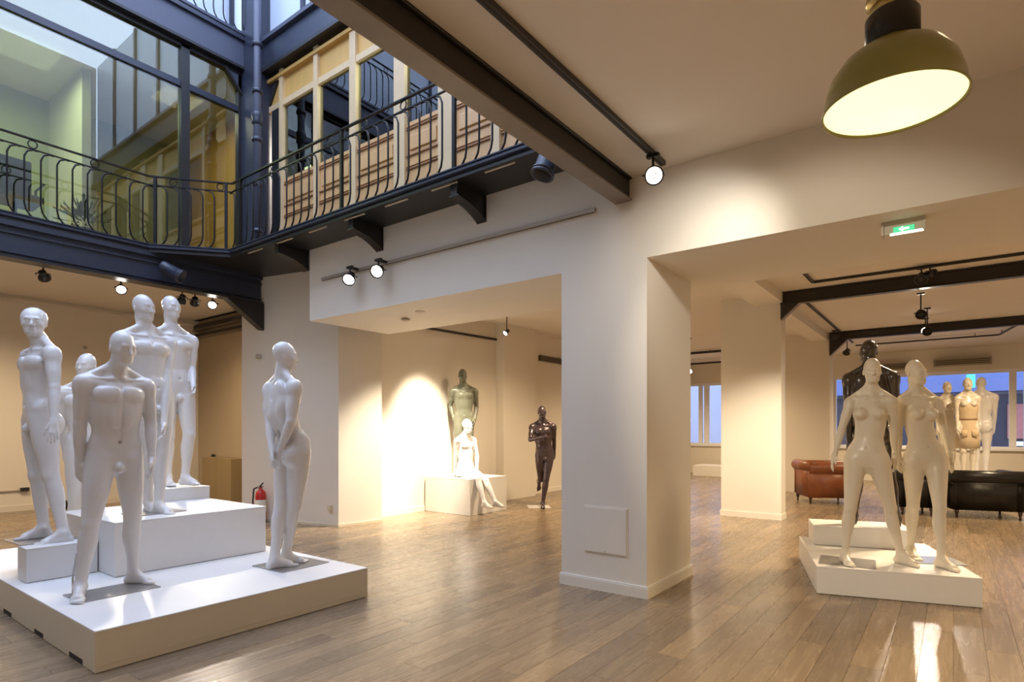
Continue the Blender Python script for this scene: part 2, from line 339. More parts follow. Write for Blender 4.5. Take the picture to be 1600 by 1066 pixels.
box(GX - .16, GX + .05, -2.2, 4.9, 3.335, 3.362).build('bottom_flange', 'dark', b); box(GX - .14, GX + .035, -2.2, 4.9, 3.70, 3.757).build('top_flange', 'blue', b)
box(GX - .02, GX + .008, -2.2, 4.9, 3.62, 3.64).build('bead', 'blue', b); box(GX - .02, GX + .008, -2.2, 4.9, 3.40, 3.415).build('bead', 'blue', b)
MB().add([(GX - .12, 4.35, 3.34), (GX - .12, 4.93, 3.34), (GX - .12, 4.93, 2.93), (GX + .02, 4.35, 3.34), (GX + .02, 4.93, 3.34), (GX + .02, 4.93, 2.93)], [(0, 1, 2), (3, 5, 4), (0, 2, 5, 3), (0, 3, 4, 1), (1, 4, 5, 2)]).build('corner_bracket', 'dark', b)
# wall brackets under the right gallery
def bracket(x, lab, yw=YH):
    r = empty('gallery_bracket', (x, yw, 3.5), lab, 'bracket', 'cantilever brackets under the gallery')
    P = [(yw, 3.757), (yw, 3.50), (yw - .10, 3.56), (yw - .20, 3.60), (yw - .32, 3.625), (yw - .42, 3.64), (yw - .42, 3.757)]
    n = len(P); v = [(x - .05, p[0], p[1]) for p in P] + [(x + .03, p[0], p[1]) for p in P]
    f = [tuple(range(n)), tuple(range(n, 2 * n))[::-1]] + [(i + n, (i + 1) % n + n, (i + 1) % n, i) for i in range(n)]
    MB().add(v, f).build('plate', 'dark', r)
    b_ = MB()
    for q0, q1 in zip(P[1:-2], P[2:-1]): b_.bar((x - .01, q0[0], q0[1] - .004), (x - .01, q1[0], q1[1] - .004), .12, .012)
    b_.build('lower_flange', 'beamdark', r); box(x - .07, x + .05, yw - .012, yw, 3.49, 3.757).build('wall_plate', 'dark', r)
for x, lab in ((-3.80, 'dark gallery bracket nearest the cylinder lamp on the right'), (-5.35, 'dark gallery bracket above the two lit wall spotlights'), (-6.82, 'dark gallery bracket above the left end of the wall track')): bracket(x, lab)
# dark beams high on the far left end wall
for z0, z1, lab in ((3.52, 3.62, 'upper dark beam high on the far left end wall'), (3.36, 3.42, 'lower thin dark beam high on the far left end wall')):
    r = empty('wall_beam', (-11, 5.98, z0), lab, 'beam'); box(-12.9, -8.9, 5.90, 6.0, z0, z1).build('body', 'beamdark', r)
    box(-12.9, -8.9, 5.88, 6.0, z0 - .02, z0).build('lower_lip', 'flange', r)
# beams in the right-hand room
ibeam((-2.13, 9.75, 3.42), (4.2, 9.75, 3.42), .12, .19, 'ceiling_beam', 'beamdark', 'beamdark', 'nearer dark steel beam across the right-hand room ceiling')
ibeam((-2.16, 14.4, 3.43), (4.2, 14.4, 3.43), .14, .17, 'ceiling_beam', 'beamdark', 'beamdark', 'farther dark steel beam across the right-hand room ceiling')
for x, y, zb, dx, lab in ((-2.13, 9.75, 3.10, .28, 'dark triangular bracket under the nearer beam on the middle pillar'), (-2.16, 14.4, 3.02, .34, 'dark triangular bracket under the farther beam on the far pillar')):
    r = empty('beam_bracket', (x, y, zb), lab, 'bracket')
    P = [(x, 3.34), (x + dx, 3.34), (x + .02, zb), (x, zb)]; n = 4
    v = [(p[0], y - .04, p[1]) for p in P] + [(p[0], y + .04, p[1]) for p in P]
    MB().add(v, [tuple(range(n))[::-1], tuple(range(n, 2 * n))] + [(i, (i + 1) % n, (i + 1) % n + n, i + n) for i in range(n)]).build('plate', 'beamdark', r)
    MB().bar((x + .02, y, zb), (x + dx, y, 3.335), .11, .014).build('flange', 'flange', r)

# ---- railings
def railing(name, a, b_, n, posts, label, hook=1, zb=3.855, ht=.90, mt='iron'):
    a, b_ = Vector((a[0], a[1], 0)), Vector((b_[0], b_[1], 0)); d = (b_ - a).normalized(); L = (b_ - a).length; r = empty(name, (a.x, a.y, zb), label, 'railing')
    Z = Vector((0, 0, 1)); zt = zb + ht; zm = zt - .115
    MB().bar(a + Z * zt, b_ + Z * zt, .034, .016).build('top_rail', mt, r); MB().bar(a + Z * zm, b_ + Z * zm, .022, .012).build('middle_rail', mt, r)
    sp = L / n; h = -hook; first = None
    for k in range(n):
        x = (k + .5) * sp; q = a + d * x
        if k in posts:
            MB().bar(q + Z * (zb - .02), q + Z * zt, .034, .034, up=d).build('post', mt, r); continue
        pts = [q + d * h * sp * .80 + Z * (zm - .01), q + d * h * sp * .55 + Z * (zm - .005), q + d * h * sp * .18 + Z * (zm - .035), q + Z * (zm - .10), q + Z * (zb + .15), q + d * h * sp * .10 + Z * (zb + .075), q + d * h * sp * .34 + Z * (zb + .022), q + d * h * sp * .50 + Z * (zb + .002)]
        if first is None:
            first = MB().tube(pts, .0105, 5).build('baluster', mt, r); fx = x
        else:
            c = first.copy(); c.location = Vector(first.location) + d * (x - fx); c.parent = r; COL.objects.link(c)
    for k in range(2, n, 4):
        q = a + d * (k * sp) + Z * ((zt + zm) / 2)
        ring = [q + d * .045 * math.cos(t) + Z * .045 * math.sin(t) for t in [i * 2 * PI / 10 for i in range(11)]]
        MB().tube(ring, .007, 4).build('ring', mt, r)
    return r
railing('gallery_railing', C2, (-2.3, GY), 36, (1, 15, 26), 'black wrought iron railing in front of the wood panelled facade')
railing('gallery_railing', C1, C2, 7, (0, 6), 'short diagonal railing across the gallery corner by the drainpipe')
railing('gallery_railing', (GX, -1.9), C1, 34, (), 'black wrought iron railing in front of the large glass wall', hook=-1)

# ---- facade with wood panelling (far side of the light well)
FY = 5.1
fw = empty('panelled_facade', (-6, FY, 3.8), 'ochre wood shopfront with tall panes behind the right gallery railing', 'facade')
mull = [(-8.26, .07), (-7.37, .09), (-6.54, .12), (-5.60, .20), (-4.83, .22), (-4.27, .18), (-3.2, .12), (-2.3, .12)]
mull = [(-8.26, .09), (-7.37, .10), (-6.53, .13), (-5.60, .20), (-4.80, .24), (-4.05, .12), (-3.2, .12), (-2.3, .12)]
for x, w_ in mull: box(x - w_ / 2, x + w_ / 2, FY - .03, FY + .06, 3.80, 6.95).build('mullion', 'woodlight', fw)
box(-8.62, -2.3, FY - .02, FY + .05, 6.38, 6.47).build('transom', 'woodlight', fw)
box(-8.62, -2.3, FY + .02, FY + .05, 6.47, 6.98).build('top_band', 'wood', fw)
box(-8.62, -2.3, FY - .05, FY + .03, 6.83, 6.88).build('band_moulding', 'wood', fw)
MB().add([(-8.62, FY - .01, 6.47), (-8.62, FY - .01, 7.0), (-8.25, FY - .01, 7.0), (-8.62, FY + .06, 6.47), (-8.62, FY + .06, 7.0), (-8.25, FY + .06, 7.0)], [(0, 1, 2), (3, 5, 4), (0, 3, 4, 1), (1, 4, 5, 2), (2, 5, 3, 0)]).build('corner_arch', 'dark', fw)
box(-8.52, -8.32, FY - .02, FY + .04, 3.8, 6.38).build('dark_post', 'dark', fw)
for (x0, w0), (x1, w1) in zip(mull[:-1], mull[1:]):
    a, c = x0 + w0 / 2, x1 - w1 / 2
    box(a, c, FY + .02, FY + .05, 3.80, 5.22).build('dado_panel', 'woodpanel', fw)
    for z0, z1, m_ in ((5.20, 5.25, 'woodpanel'), (5.165, 5.18, 'woodtrim'), (4.83, 4.845, 'woodtrim'), (4.70, 4.74, 'woodpanel'), (4.665, 4.68, 'woodtrim'), (4.28, 4.31, 'woodpanel')):
        box(a, c, FY + .0, FY + .03, z0, z1).build('moulding', m_, fw)
    box(a + .06, c - .06, FY + .0, FY + .03, 4.90, 5.08).build('raised_panel', 'woodpanel', fw, bevel=.01)
    box(a, c, FY + .02, FY + .03, 5.25, 6.38).build('pane', 'glassg', fw)
# rooms behind the facades
rm = struct('wall_upper_room', MB().box(-8.6, -2.2, 7.6, 7.7, 3.8, 7.0), 'stone'); struct('ceiling_upper_room', box(-8.6, -2.2, 5.2, 7.7, 6.98, 7.05), 'roomceil')
struct('floor_upper_room', box(-8.6, -2.2, 5.2, 7.7, 3.96, 4.0), 'woodpanel')
struct('wall_upper_room_side', box(-8.7, -8.6, 5.15, 7.7, 3.8, 7.0), 'stone'); struct('wall_upper_room_end', box(-2.2, -2.1, 5.15, 7.7, 3.8, 7.0), 'stone')
area((-5.6, 6.6, 6.9), (-5.6, 6.6, 0), 260, 2.5, .6, (1, .90, .74))
# blue band above and upper storey
ub = empty('storey_band', (-6, FY, 7), 'dark blue steel band between the storeys above the wood facade', 'beam')
box(-8.9, -2.3, FY - .10, FY + .1, 6.98, 7.42).build('web', 'blue', ub); box(-8.9, -2.3, FY - .16, FY + .1, 7.42, 7.48).build('lip', 'bluepale', ub); box(-8.9, -2.3, FY - .15, FY + .1, 6.95, 7.0).build('lower_lip', 'dark', ub)
uw = empty('upper_glazing', (-6, FY, 7.5), 'pale frosted glazing of the upper storey on the far side', 'window')
for k in range(6):
    x = -8.75 + k * 1.1; box(x, x + 1.02, FY, FY + .04, 7.48, 9.8).build('pane', 'frost', uw); box(x - .08, x, FY - .04, FY + .06, 7.48, 9.8).build('mullion', 'blue', uw)
# ---- left glass wall
LX = -9.05
lg = empty('glass_wall', (LX, 2, 3.8), 'large dark framed glass wall behind the left gallery railing', 'window')
box(LX - .05, LX + .04, -2.2, 5.0, 6.42, 6.51).build('transom', 'blue', lg); box(LX - .05, LX + .06, 3.94, 4.06, 3.8, 7.05).build('mullion', 'dark', lg); box(LX - .05, LX + .05, 4.80, 5.02, 3.8, 7.05).build('corner_post', 'dark', lg)
box(LX - .05, LX + .04, 1.0, 1.1, 3.8, 7.05).build('mullion', 'dark', lg)
box(LX - .05, LX + .06, -2.2, 5.0, 7.0, 7.10).build('head_rail', 'dark', lg)
MB().add([(LX + .05, 4.60, 7.02), (LX + .05, 5.0, 7.02), (LX + .05, 5.0, 6.55), (LX - .05, 4.60, 7.02), (LX - .05, 5.0, 7.02), (LX - .05, 5.0, 6.55)], [(0, 2, 1), (3, 4, 5), (0, 1, 4, 3), (1, 2, 5, 4), (2, 0, 3, 5)]).build('corner_gusset', 'bluepale', lg); MB().bar((LX + .06, 4.58, 7.02), (LX + .06, 5.0, 6.52), .03, .05, up=(1, 0, 0)).build('gusset_edge', 'dark', lg)
for y0, y1 in ((-2.2, 1.0), (1.1, 3.94), (4.06, 4.80)):
    box(LX, LX + .01, y0, y1, 3.8, 6.42).build('pane', 'glassg', lg); box(LX, LX + .01, y0, y1, 6.51, 7.0).build('pane', 'glassg', lg)
lb = empty('storey_band', (LX, 2, 7.1), 'slate blue steel band above the large glass wall', 'beam')
box(LX - .1, LX + .12, -2.2, 5.05, 7.08, 7.50).build('web', 'bluepale', lb); box(LX - .1, LX + .17, -2.2, 5.05, 7.50, 7.56).build('lip', 'blue', lb); box(LX - .1, LX + .15, -2.2, 5.05, 7.60, 7.64).build('lip', 'bluepale', lb); box(LX - .1, LX + .15, -2.2, 5.05, 7.06, 7.10).build('lower_lip', 'dark', lb)
railing('upper_railing', (LX + .12, -2), (LX + .12, 4.9), 46, (), 'upper storey railing at the top left', hook=-1, zb=7.64)
ug = empty('upper_glazing', (LX, 2.0, 7.6), 'pale glazing of the upper storey behind the top left railing', 'window')
for k in range(8):
    y = -2.1 + k * 1.0; box(LX - .35, LX - .30, y, y + .93, 7.6, 9.8).build('pane', 'frost', ug); box(LX - .36, LX - .26, y + .93, y + 1.0, 7.6, 9.8).build('mullion', 'blue', ug)
# room behind the glass wall
struct('wall_office', box(-12.6, -12.5, -3, 5.6, 3.8, 7.3), 'greenwall'); struct('ceiling_office', box(-12.6, LX - .06, -3, 5.6, 7.08, 7.2), 'roomceil'); struct('floor_office', box(-12.6, LX - .08, -3, 5.6, 3.86, 3.90), 'woodpanel')
struct('wall_office_end', box(-12.6, LX - .03, 5.5, 5.6, 3.8, 7.3), 'wood'); struct('wall_office_near', box(-12.6, LX, -3.0, -2.9, 3.8, 7.3), 'greenwall')
struct('wall_office_partition', box(-12.5, -10.9, 3.3, 3.42, 3.9, 7.08), 'stone')
area((-10.8, 1.2, 6.95), (-10.8, 1.2, 0), 70, .8, 3.5, (.95, 1, .62)); area((-10.4, 4.5, 6.95), (-10.4, 4.5, 0), 10, .6, .6, (1, .8, .5))
of = empty('office_chair', (-9.7, 2.2, 3.9), 'dark swivel chair with armrests seen through the glass wall', 'chair')
box(-9.95, -9.45, 1.95, 2.45, 4.34, 4.42).build('seat', 'rubber', of, bevel=.02); box(-9.98, -9.90, 1.97, 2.43, 4.48, 5.0).build('backrest', 'rubber', of, bevel=.02)
MB().tube([(-9.7, 2.2, 3.98), (-9.7, 2.2, 4.34)], .03).build('column', 'dark', of)
for k in range(5): a = k * 2 * PI / 5; MB().tube([(-9.7, 2.2, 3.98), (-9.7 + .28 * math.cos(a), 2.2 + .28 * math.sin(a), 3.94)], .018).build('leg', 'dark', of)
for y in (1.93, 2.47): MB().tube([(-9.9, y, 4.38), (-9.9, y, 4.62), (-9.55, y, 4.62)], .016).build('armrest', 'dark', of)
dk = empty('office_desk', (-10.2, .8, 3.9), 'pale desk standing behind the glass wall at left', 'desk')
box(-10.7, -9.6, .1, 1.5, 4.60, 4.64).build('top', 'woodlight', dk)
for x in (-10.65, -9.65):
    for y in (.15, 1.45): box(x - .02, x + .02, y - .02, y + .02, 3.9, 4.6).build('leg', 'dark', dk)
pp = empty('potted_plant', (-9.42, 2.88, 3.9), 'bushy green potted plant behind the glass wall', 'plant')
MB().lathe([(.10, 0), (.13, .22), (.12, .22)], (-9.42, 2.88, 3.9)).build('pot', 'rubber', pp)
b = MB()
for k in range(90):
    a = random.random() * 6.28; e = random.random() * 1.3; rr = .12 + .25 * random.random(); c = Vector((-9.42, 2.88, 4.2)); p1 = c + Vector((math.cos(a) * math.cos(e), math.sin(a) * math.cos(e), math.sin(e))) * rr
    s_ = Vector((-math.sin(a), math.cos(a), .2)) * .02; b.add([c.lerp(p1, .4), p1 - s_, p1 + Vector((0, 0, .04)), p1 + s_], [(0, 1, 2, 3)])
b.build('foliage', 'plant', pp, kind='stuff')
# opposite and near sides of the light well, seen in reflection
struct('wall_well_right', box(-2.16, -2.0, -2.2, 5.1, 3.72, 9.8), 'stone')
for k in range(4):
    y = -1.6 + k * 1.7; q = empty('well_window', (-2.18, y, 4.2), 'tall cream framed window above the beam on the near side of the light well', 'window', 'windows on the near wall of the light well')
    box(-2.20, -2.15, y, y + 1.1, 4.1, 6.4).build('frame', 'woodlight', q); box(-2.215, -2.20, y + .08, y + 1.02, 4.2, 6.3).build('pane', 'frost', q)
struct('wall_well_near', box(-9.1, -2.0, -2.4, -2.2, 3.72, 9.8), 'stone')
# drainpipe in the corner
dp = empty('drainpipe', (-8.50, 4.52, 3.8), 'slate blue cast iron drainpipe running up the gallery corner', 'pipe')
PX, PY = -8.36, 4.75
MB().tube([(PX, PY, 3.8), (PX, PY, 9.8)], .055, 14).build('pipe', 'bluepale', dp)
for z in (4.35, 5.05, 5.72, 6.45, 7.15, 7.95): MB().lathe([(.06, 0), (.078, .01), (.078, .06), (.06, .07)], (PX, PY, z), n=14).build('collar', 'blue', dp)
MB().lathe([(.06, 0), (.08, .02), (.07, .07), (.082, .12), (.082, .17), (.06, .2)], (PX, PY, 5.98), n=14).build('ornate_joint', 'blue', dp)
cp = empty('corner_column', (-8.75, 4.95, 3.8), 'dark steel corner column behind the drainpipe', 'column'); box(-9.0, -8.60, 4.85, 5.15, 3.8, 9.8).build('shaft', 'blue', cp)
# ---------------------------------------------------------------- mannequin bodies
# one continuous surface per figure: a smooth field of muscles and limbs, polygonised
def V(*a): return np.array(a, dtype=float)
def unit(v):
    v = np.array(v, dtype=float); return v / max(1e-9, np.linalg.norm(v))
def rotz(a):
    c, s = math.cos(a), math.sin(a); return np.array([[c, -s, 0], [s, c, 0], [0, 0, 1.0]])
def rotx(a):
    c, s = math.cos(a), math.sin(a); return np.array([[1.0, 0, 0], [0, c, -s], [0, s, c]])
def roty(a):
    c, s = math.cos(a), math.sin(a); return np.array([[c, 0, s], [0, 1.0, 0], [-s, 0, c]])

class Field:
    def __init__(self, lo, hi, h):
        self.lo = np.array(lo, float); self.h = h
        self.n = np.ceil((np.array(hi) - self.lo) / h).astype(int) + 1
        self.ax = [self.lo[i] + h * np.arange(self.n[i]) for i in range(3)]
        self.g = {}
    def arr(self, name):
        if name not in self.g: self.g[name] = np.full(self.n, 0.2, np.float32)
        return self.g[name]
    def region(self, lo, hi):
        a = np.clip(np.floor((np.array(lo) - self.lo) / self.h).astype(int), 0, self.n)
        b = np.clip(np.ceil((np.array(hi) - self.lo) / self.h).astype(int) + 1, 0, self.n)
        if np.any(b - a < 1): return None
        return a, b
    def apply(self, name, fn, lo, hi, k, cut=False):
        r = self.region(lo, hi)
        if r is None: return
        a, b = r
        sl = tuple(slice(a[i], b[i]) for i in range(3))
        X = self.ax[0][a[0]:b[0]][:, None, None]; Y = self.ax[1][a[1]:b[1]][None, :, None]; Z = self.ax[2][a[2]:b[2]][None, None, :]
        d = fn(X, Y, Z).astype(np.float32)
        A = self.arr(name); o = A[sl]
        if cut:
            h = np.clip(0.5 - 0.5 * (o + d) / k, 0, 1)
            A[sl] = o * (1 - h) - d * h + k * h * (1 - h)
        else:
            h = np.clip(0.5 + 0.5 * (o - d) / k, 0, 1)
            A[sl] = o * (1 - h) + d * h - k * h * (1 - h)

def seg_fn(a, b, prof, axis=None, ratio=1.0):
    a = np.array(a, float); b = np.array(b, float); ab = b - a; L2 = max(1e-9, ab @ ab)
    prof = np.array(prof, float); xs = np.linspace(0, 1, len(prof))
    if axis is not None:
        axis = np.array(axis, float) - ab * ((np.array(axis, float) @ ab) / L2); axis = unit(axis)
    def fn(X, Y, Z):
        px, py, pz = X - a[0], Y - a[1], Z - a[2]
        t = np.clip((px * ab[0] + py * ab[1] + pz * ab[2]) / L2, 0, 1)
        rx, ry, rz = px - t * ab[0], py - t * ab[1], pz - t * ab[2]
        d2 = rx * rx + ry * ry + rz * rz
        if axis is not None:
            c = rx * axis[0] + ry * axis[1] + rz * axis[2]
            d2 = d2 - c * c * (1 - 1 / ratio ** 2)
        R = np.interp(t, xs, prof) if len(prof) > 2 else prof[0] + t * (prof[-1] - prof[0])
        return np.sqrt(d2) - R
    m = prof.max() * max(1, ratio) + 0.05
    return fn, np.minimum(a, b) - m, np.maximum(a, b) + m

def ell_fn(c, r, M=None):
    c = np.array(c, float); r = np.array(r, float)
    M = np.eye(3) if M is None else M
    def fn(X, Y, Z):
        px, py, pz = X - c[0], Y - c[1], Z - c[2]
        u = (M[0, 0] * px + M[1, 0] * py + M[2, 0] * pz); v = (M[0, 1] * px + M[1, 1] * py + M[2, 1] * pz); w = (M[0, 2] * px + M[1, 2] * py + M[2, 2] * pz)
        k0 = np.sqrt((u / r[0]) ** 2 + (v / r[1]) ** 2 + (w / r[2]) ** 2)
        k1 = np.sqrt((u / r[0] ** 2) ** 2 + (v / r[1] ** 2) ** 2 + (w / r[2] ** 2) ** 2) + 1e-6
        return k0 * (k0 - 1) / k1
    m = r.max() + 0.05
    return fn, c - m, c + m

def loft_fn(pts, ws, ds, xax):
    """elliptic sections (half width, half depth) blended smoothly along a spine; xax = side direction per point"""
    P = np.array(pts, float); p0 = P[0]; A = unit(P[-1] - P[0]); T = (P - p0) @ A
    tt = np.linspace(0, T[-1], 240)
    def sm(v):
        y = np.interp(tt, T, v); y = np.concatenate([np.full(18, y[0]), y, np.full(18, y[-1])])
        for _ in range(2): y = np.convolve(y, np.ones(17) / 17, 'same')
        return y[18:-18]
    cx, cy, cz = [sm(P[:, i]) for i in range(3)]; W = sm(ws); D = sm(ds)
    ang = sm([math.atan2(x[1], x[0]) for x in xax])
    def fn(X, Y, Z):
        q = (X - p0[0]) * A[0] + (Y - p0[1]) * A[1] + (Z - p0[2]) * A[2]
        t = np.clip(q, 0, T[-1]); over = q - t
        f = lambda v: np.interp(t, tt, v)
        px, py, pz = X - f(cx) - over * A[0], Y - f(cy) - over * A[1], Z - f(cz) - over * A[2]
        an = f(ang); ca, sa = np.cos(an), np.sin(an)
        u = px * ca + py * sa; v = -px * sa + py * ca; v = np.sign(v) * np.sqrt(v * v + pz * pz)
        w = f(W); d = f(D)
        k0 = np.sqrt((u / w) ** 2 + (v / d) ** 2); k1 = np.sqrt((u / w ** 2) ** 2 + (v / d ** 2) ** 2) + 1e-6
        dd = np.maximum(k0 * (k0 - 1) / k1, -.06)
        o = np.abs(over)
        return np.where(o > 1e-6, np.where(dd > 0, np.sqrt(dd * dd + o * o), np.maximum(dd, -.06) + o), dd)
    m = max(max(ws), max(ds)) + 0.05
    return fn, P.min(0) - m, P.max(0) + m

def fill_field(F, J, s, fem):
    def seg(g, a, b, prof, k=.02, axis=None, ratio=1.0, cut=False):
        fn, lo, hi = seg_fn(a, b, np.array(prof) * s, axis, ratio); F.apply(g, fn, lo, hi, k * s, cut)
    def ell(g, c, r, k=.02, M=None, cut=False):
        fn, lo, hi = ell_fn(c, np.array(r) * s, M); F.apply(g, fn, lo, hi, k * s, cut)
    Pc, Cc, Hc = J['pelvis'], J['chest'], J['head']
    Rp, Rc, Rh = J['Rp'], J['Rc'], J['Rh']
    def pv(x, y, z): return Pc + Rp @ (V(x, y, z) * s)
    def cv(x, y, z): return Cc + Rc @ (V(x, y, z) * s)
    def hv(x, y, z): return Hc + Rh @ (V(x, y, z) * s)
    # ---- trunk
    waist = (pv(0, 0, .17) + cv(0, 0, -.23)) / 2
    xa = [Rp[:, 0]] * 3 + [unit(Rp[:, 0] + Rc[:, 0])] + [Rc[:, 0]] * 4
    if fem:
        ws = [.10, .168, .160, .114, .122, .136, .128, .07]; ds = [.075, .108, .098, .080, .088, .094, .080, .05]
    else:
        ws = [.11, .166, .158, .146, .156, .174, .160, .080]; ds = [.08, .106, .096, .094, .106, .112, .092, .050]
    pts = [pv(0, .005, -.08), pv(0, .01, -.01), pv(0, 0, .07), waist, cv(0, 0, -.11), cv(0, 0, 0), cv(0, .01, .09), cv(0, .015, .155)]
    fn, lo, hi = loft_fn(pts, [w * s for w in ws], [d * s for d in ds], xa)
    F.apply('body', fn, lo, hi, .02 * s)
    for sx in (-1, 1):
        ell('body', pv(sx * .078, .075, -.04), (.085, .068, .095) if not fem else (.088, .078, .09), .03)                # buttock
        if fem:
            ell('body', cv(sx * .068, -.078, -.005), (.056, .056, .056), .022)
            ell('body', cv(sx * .072, -.118, -.012), (.022, .02, .022), .02)
            ell('body', pv(sx * .12, .0, -.05), (.055, .075, .09), .04)
        else:
            for px, py, rz_ in ((.048, -.088, .060), (.085, -.080, .060), (.118, -.062, .056)):                          # pectoral, flat lower edge
                ell('body', cv(sx * px, py, .030), (.050, .030, rz_), .012, rotz(sx * px * 4))
            ell('body', cv(sx * .115, .03, -.06), (.058, .075, .13), .03)                                                # latissimus
            ell('body', cv(sx * .035, -.078, -.13), (.034, .018, .06), .03)                                              # abdominals
            ell('body', pv(sx * .035, -.066, .10), (.036, .018, .07), .04)
            ell('body', pv(sx * .125, -.0, .07), (.03, .07, .06), .05)                                                  # oblique
        ell('body', cv(sx * .075, .075, .07), (.07, .035, .085), .03)                                                    # shoulder blade
        seg('body', cv(sx * .02, .02, .24), J['sh' + 'RL'[sx > 0]] + Rc @ V(-sx * .02, .01, .035) * s, (.036, .03, .03), .04)   # trapezius
        seg('body', cv(sx * .03, -.052, .142), J['sh' + 'RL'[sx > 0]] + Rc @ V(-sx * .03, -.03, .03) * s, (.006, .010), .035)     # collar bone
    if not fem:
        seg('body', cv(0, -.128, .10), cv(0, -.124, -.03), (.009, .011), .014, cut=True)
        seg('body', cv(0, -.122, -.03), pv(0, -.108, .12), (.009, .007), .016, cut=True)
        ell('body', pv(0, -.098, .105), (.010, .016, .012), .008, cut=True)                                              # navel
        ell('body', pv(0, -.090, -.083), (.027, .029, .036), .03)
        for sx in (-1, 1): seg('body', pv(sx * .15, -.080, .045), pv(sx * .045, -.122, -.05), (.003, .004), .018, cut=True)
    else:
        ell('body', pv(0, -.092, .10), (.008, .014, .010), .008, cut=True)
    seg('body', cv(0, .118, .12), pv(0, .100, .10), (.008, .010), .03, cut=True)                                         # spine
    seg('body', pv(0, .155, -.02), pv(0, .13, -.12), (.008, .010), .02, cut=True)
    # ---- neck and head
    nb = cv(0, .02, .17); r = (.052, .047, .048) if fem else (.064, .057, .057)
    seg('body', nb, hv(0, .012, -.075), r, .03)
    w = .93 if fem else 1.0
    ell('head', hv(0, .012, .034), (.0715 * w, .090 * w, .088), .02)
    ell('head', hv(0, -.022, -.018), (.0645 * w, .070, .092), .04)
    seg('head', hv(-.026 * w, -.045, -.083), hv(.026 * w, -.045, -.083), (.026, .026), .03)
    seg('head', hv(-.008, -.068, -.094), hv(.008, -.068, -.094), (.017, .017), .025)
    seg('head', hv(-.034, -.074, .018), hv(.034, -.074, .018), (.011, .011), .018)                                       # brow
    for sx in (-1, 1):
        ell('head', hv(sx * .030, -.096, -.001), (.017, .013, .011), .012, cut=True)
        ell('head', hv(sx * .030, -.076, -.002), (.012, .011, .008), .005)
        ell('head', hv(sx * .072 * w, .018, -.010), (.007, .017, .028), .005, rotz(sx * .35) @ rotx(-.2))
        ell('head', hv(sx * .044 * w, -.055, -.024), (.015, .015, .013), .03)
    seg('head', hv(0, -.084, .008), hv(0, -.102, -.034), (.007, .0105), .010)
    seg('head', hv(-.010, -.090, -.038), hv(.010, -.090, -.038), (.0075, .0075), .008)
    seg('head', hv(-.016, -.082, -.060), hv(.016, -.082, -.060), (.0065, .0065), .007)
    seg('head', hv(-.013, -.080, -.071), hv(.013, -.080, -.071), (.0075, .0075), .007)
    seg('head', hv(-.020, -.092, -.0655), hv(.020, -.092, -.0655), (.0025, .0025), .004, cut=True)
    # ---- legs
    for q, sx in (('R', -1), ('L', 1)):
        hp, kn, an, fd = J['hip' + q], J['kn' + q], J['an' + q], unit(J['fd' + q])
        g = 'leg' + q
        fz = unit(kn - hp); fw = unit(fd - fz * (fd @ fz)) if abs(fd @ fz) < .9 else unit(-np.cross(fz, Rp[:, 0]) )
        tf = Rp @ V(0, -1, 0); tf = unit(tf - fz * (tf @ fz))
        side = np.cross(fz, tf)
        th = (.092, .090, .082, .068, .056) if not fem else (.090, .086, .074, .061, .050)
        seg(g, hp, kn, th, .02)
        seg(g, hp + tf * .02 * s, kn + tf * .012 * s, (.070, .072, .066, .05, .04) if not fem else (.06, .06, .054, .045, .036), .02)
        ell(g, kn + tf * .020 * s, (.034, .034, .042), .025)
        sz = unit(an - kn); sf = fd - sz * (fd @ sz)
        sf = unit(sf) if np.linalg.norm(sf) > .2 else tf
        seg(g, kn, an, (.053, .052, .047, .039, .035) if not fem else (.046, .044, .038, .031, .028), .02)
        ss = np.cross(sz, sf)
        for e in (-1, 1):
            c0 = kn + (an - kn) * .10 - sf * .018 * s + ss * e * .018 * s; c1 = kn + (an - kn) * .52 - sf * .016 * s + ss * e * .010 * s
            seg(g, c0, c1, np.array((.030, .042, .040, .026)) * (.9 if fem else 1), .025)
        seg(g, kn + (an - kn) * .6 - sf * .02 * s, an - sf * .030 * s, (.016, .012), .02)
        # foot
        up = J.get('fu' + q, V(0, 0, 1)); up = unit(up - fd * (up @ fd)); sd = np.cross(up, fd) * 1.0
        hl = an - fd * .035 * s - up * (.048 * s)
        ball = an + fd * .115 * s - up * (.056 * s)
        seg(g, hl, an, (.030, .034), .02)
        seg(g, hl, ball, (.030, .030, .026), .02)
        seg(g, an + fd * .01 * s, ball + up * .004 * s, (.036, .024), .03)
        seg(g, ball - sd * .022 * s, ball + sd * .022 * s, (.021, .019), .015)
        for i in range(5):
            o = (-.030 + .015 * i) * s
            inner = sd * (-sx)
            L = (.062, .060, .052, .044, .034)[i]; rr = (.0150, .0105, .010, .0095, .009)[i]
            st = ball + inner * (.028 - .0145 * i) * s + up * (-.006 * s)
            seg(g, st, st + fd * L * s * .95 - up * .004 * s, (rr * 1.15, rr), .008)
        for e in (-1, 1): ell(g, an + ss * e * .028 * s + V(0, 0, .005), (.013, .015, .016), .015)
    # ---- arms
    for q, sx in (('R', -1), ('L', 1)):
        sh, el, wr = J['sh' + q], J['el' + q], J['wr' + q]
        g = 'arm' + q; m = .80 if fem else 1.0
        ell(g, sh + unit(el - sh) * .035 * s, (np.array((.061, .062, .075)) * (.80 if fem else 1)), .03)
        seg(g, cvp(Cc, Rc, s, sx * .10, 0, .10), sh, (.05 * m, .048 * m), .03)
        seg(g, sh, el, np.array((.050, .050, .047, .041, .037)) * m, .025)
        seg(g, sh + (el - sh) * .35, sh + (el - sh) * .8, np.array((.044, .047, .036)) * m, .02)
        seg(g, el, wr, np.array((.037, .041, .037, .029, .024)) * m, .02)
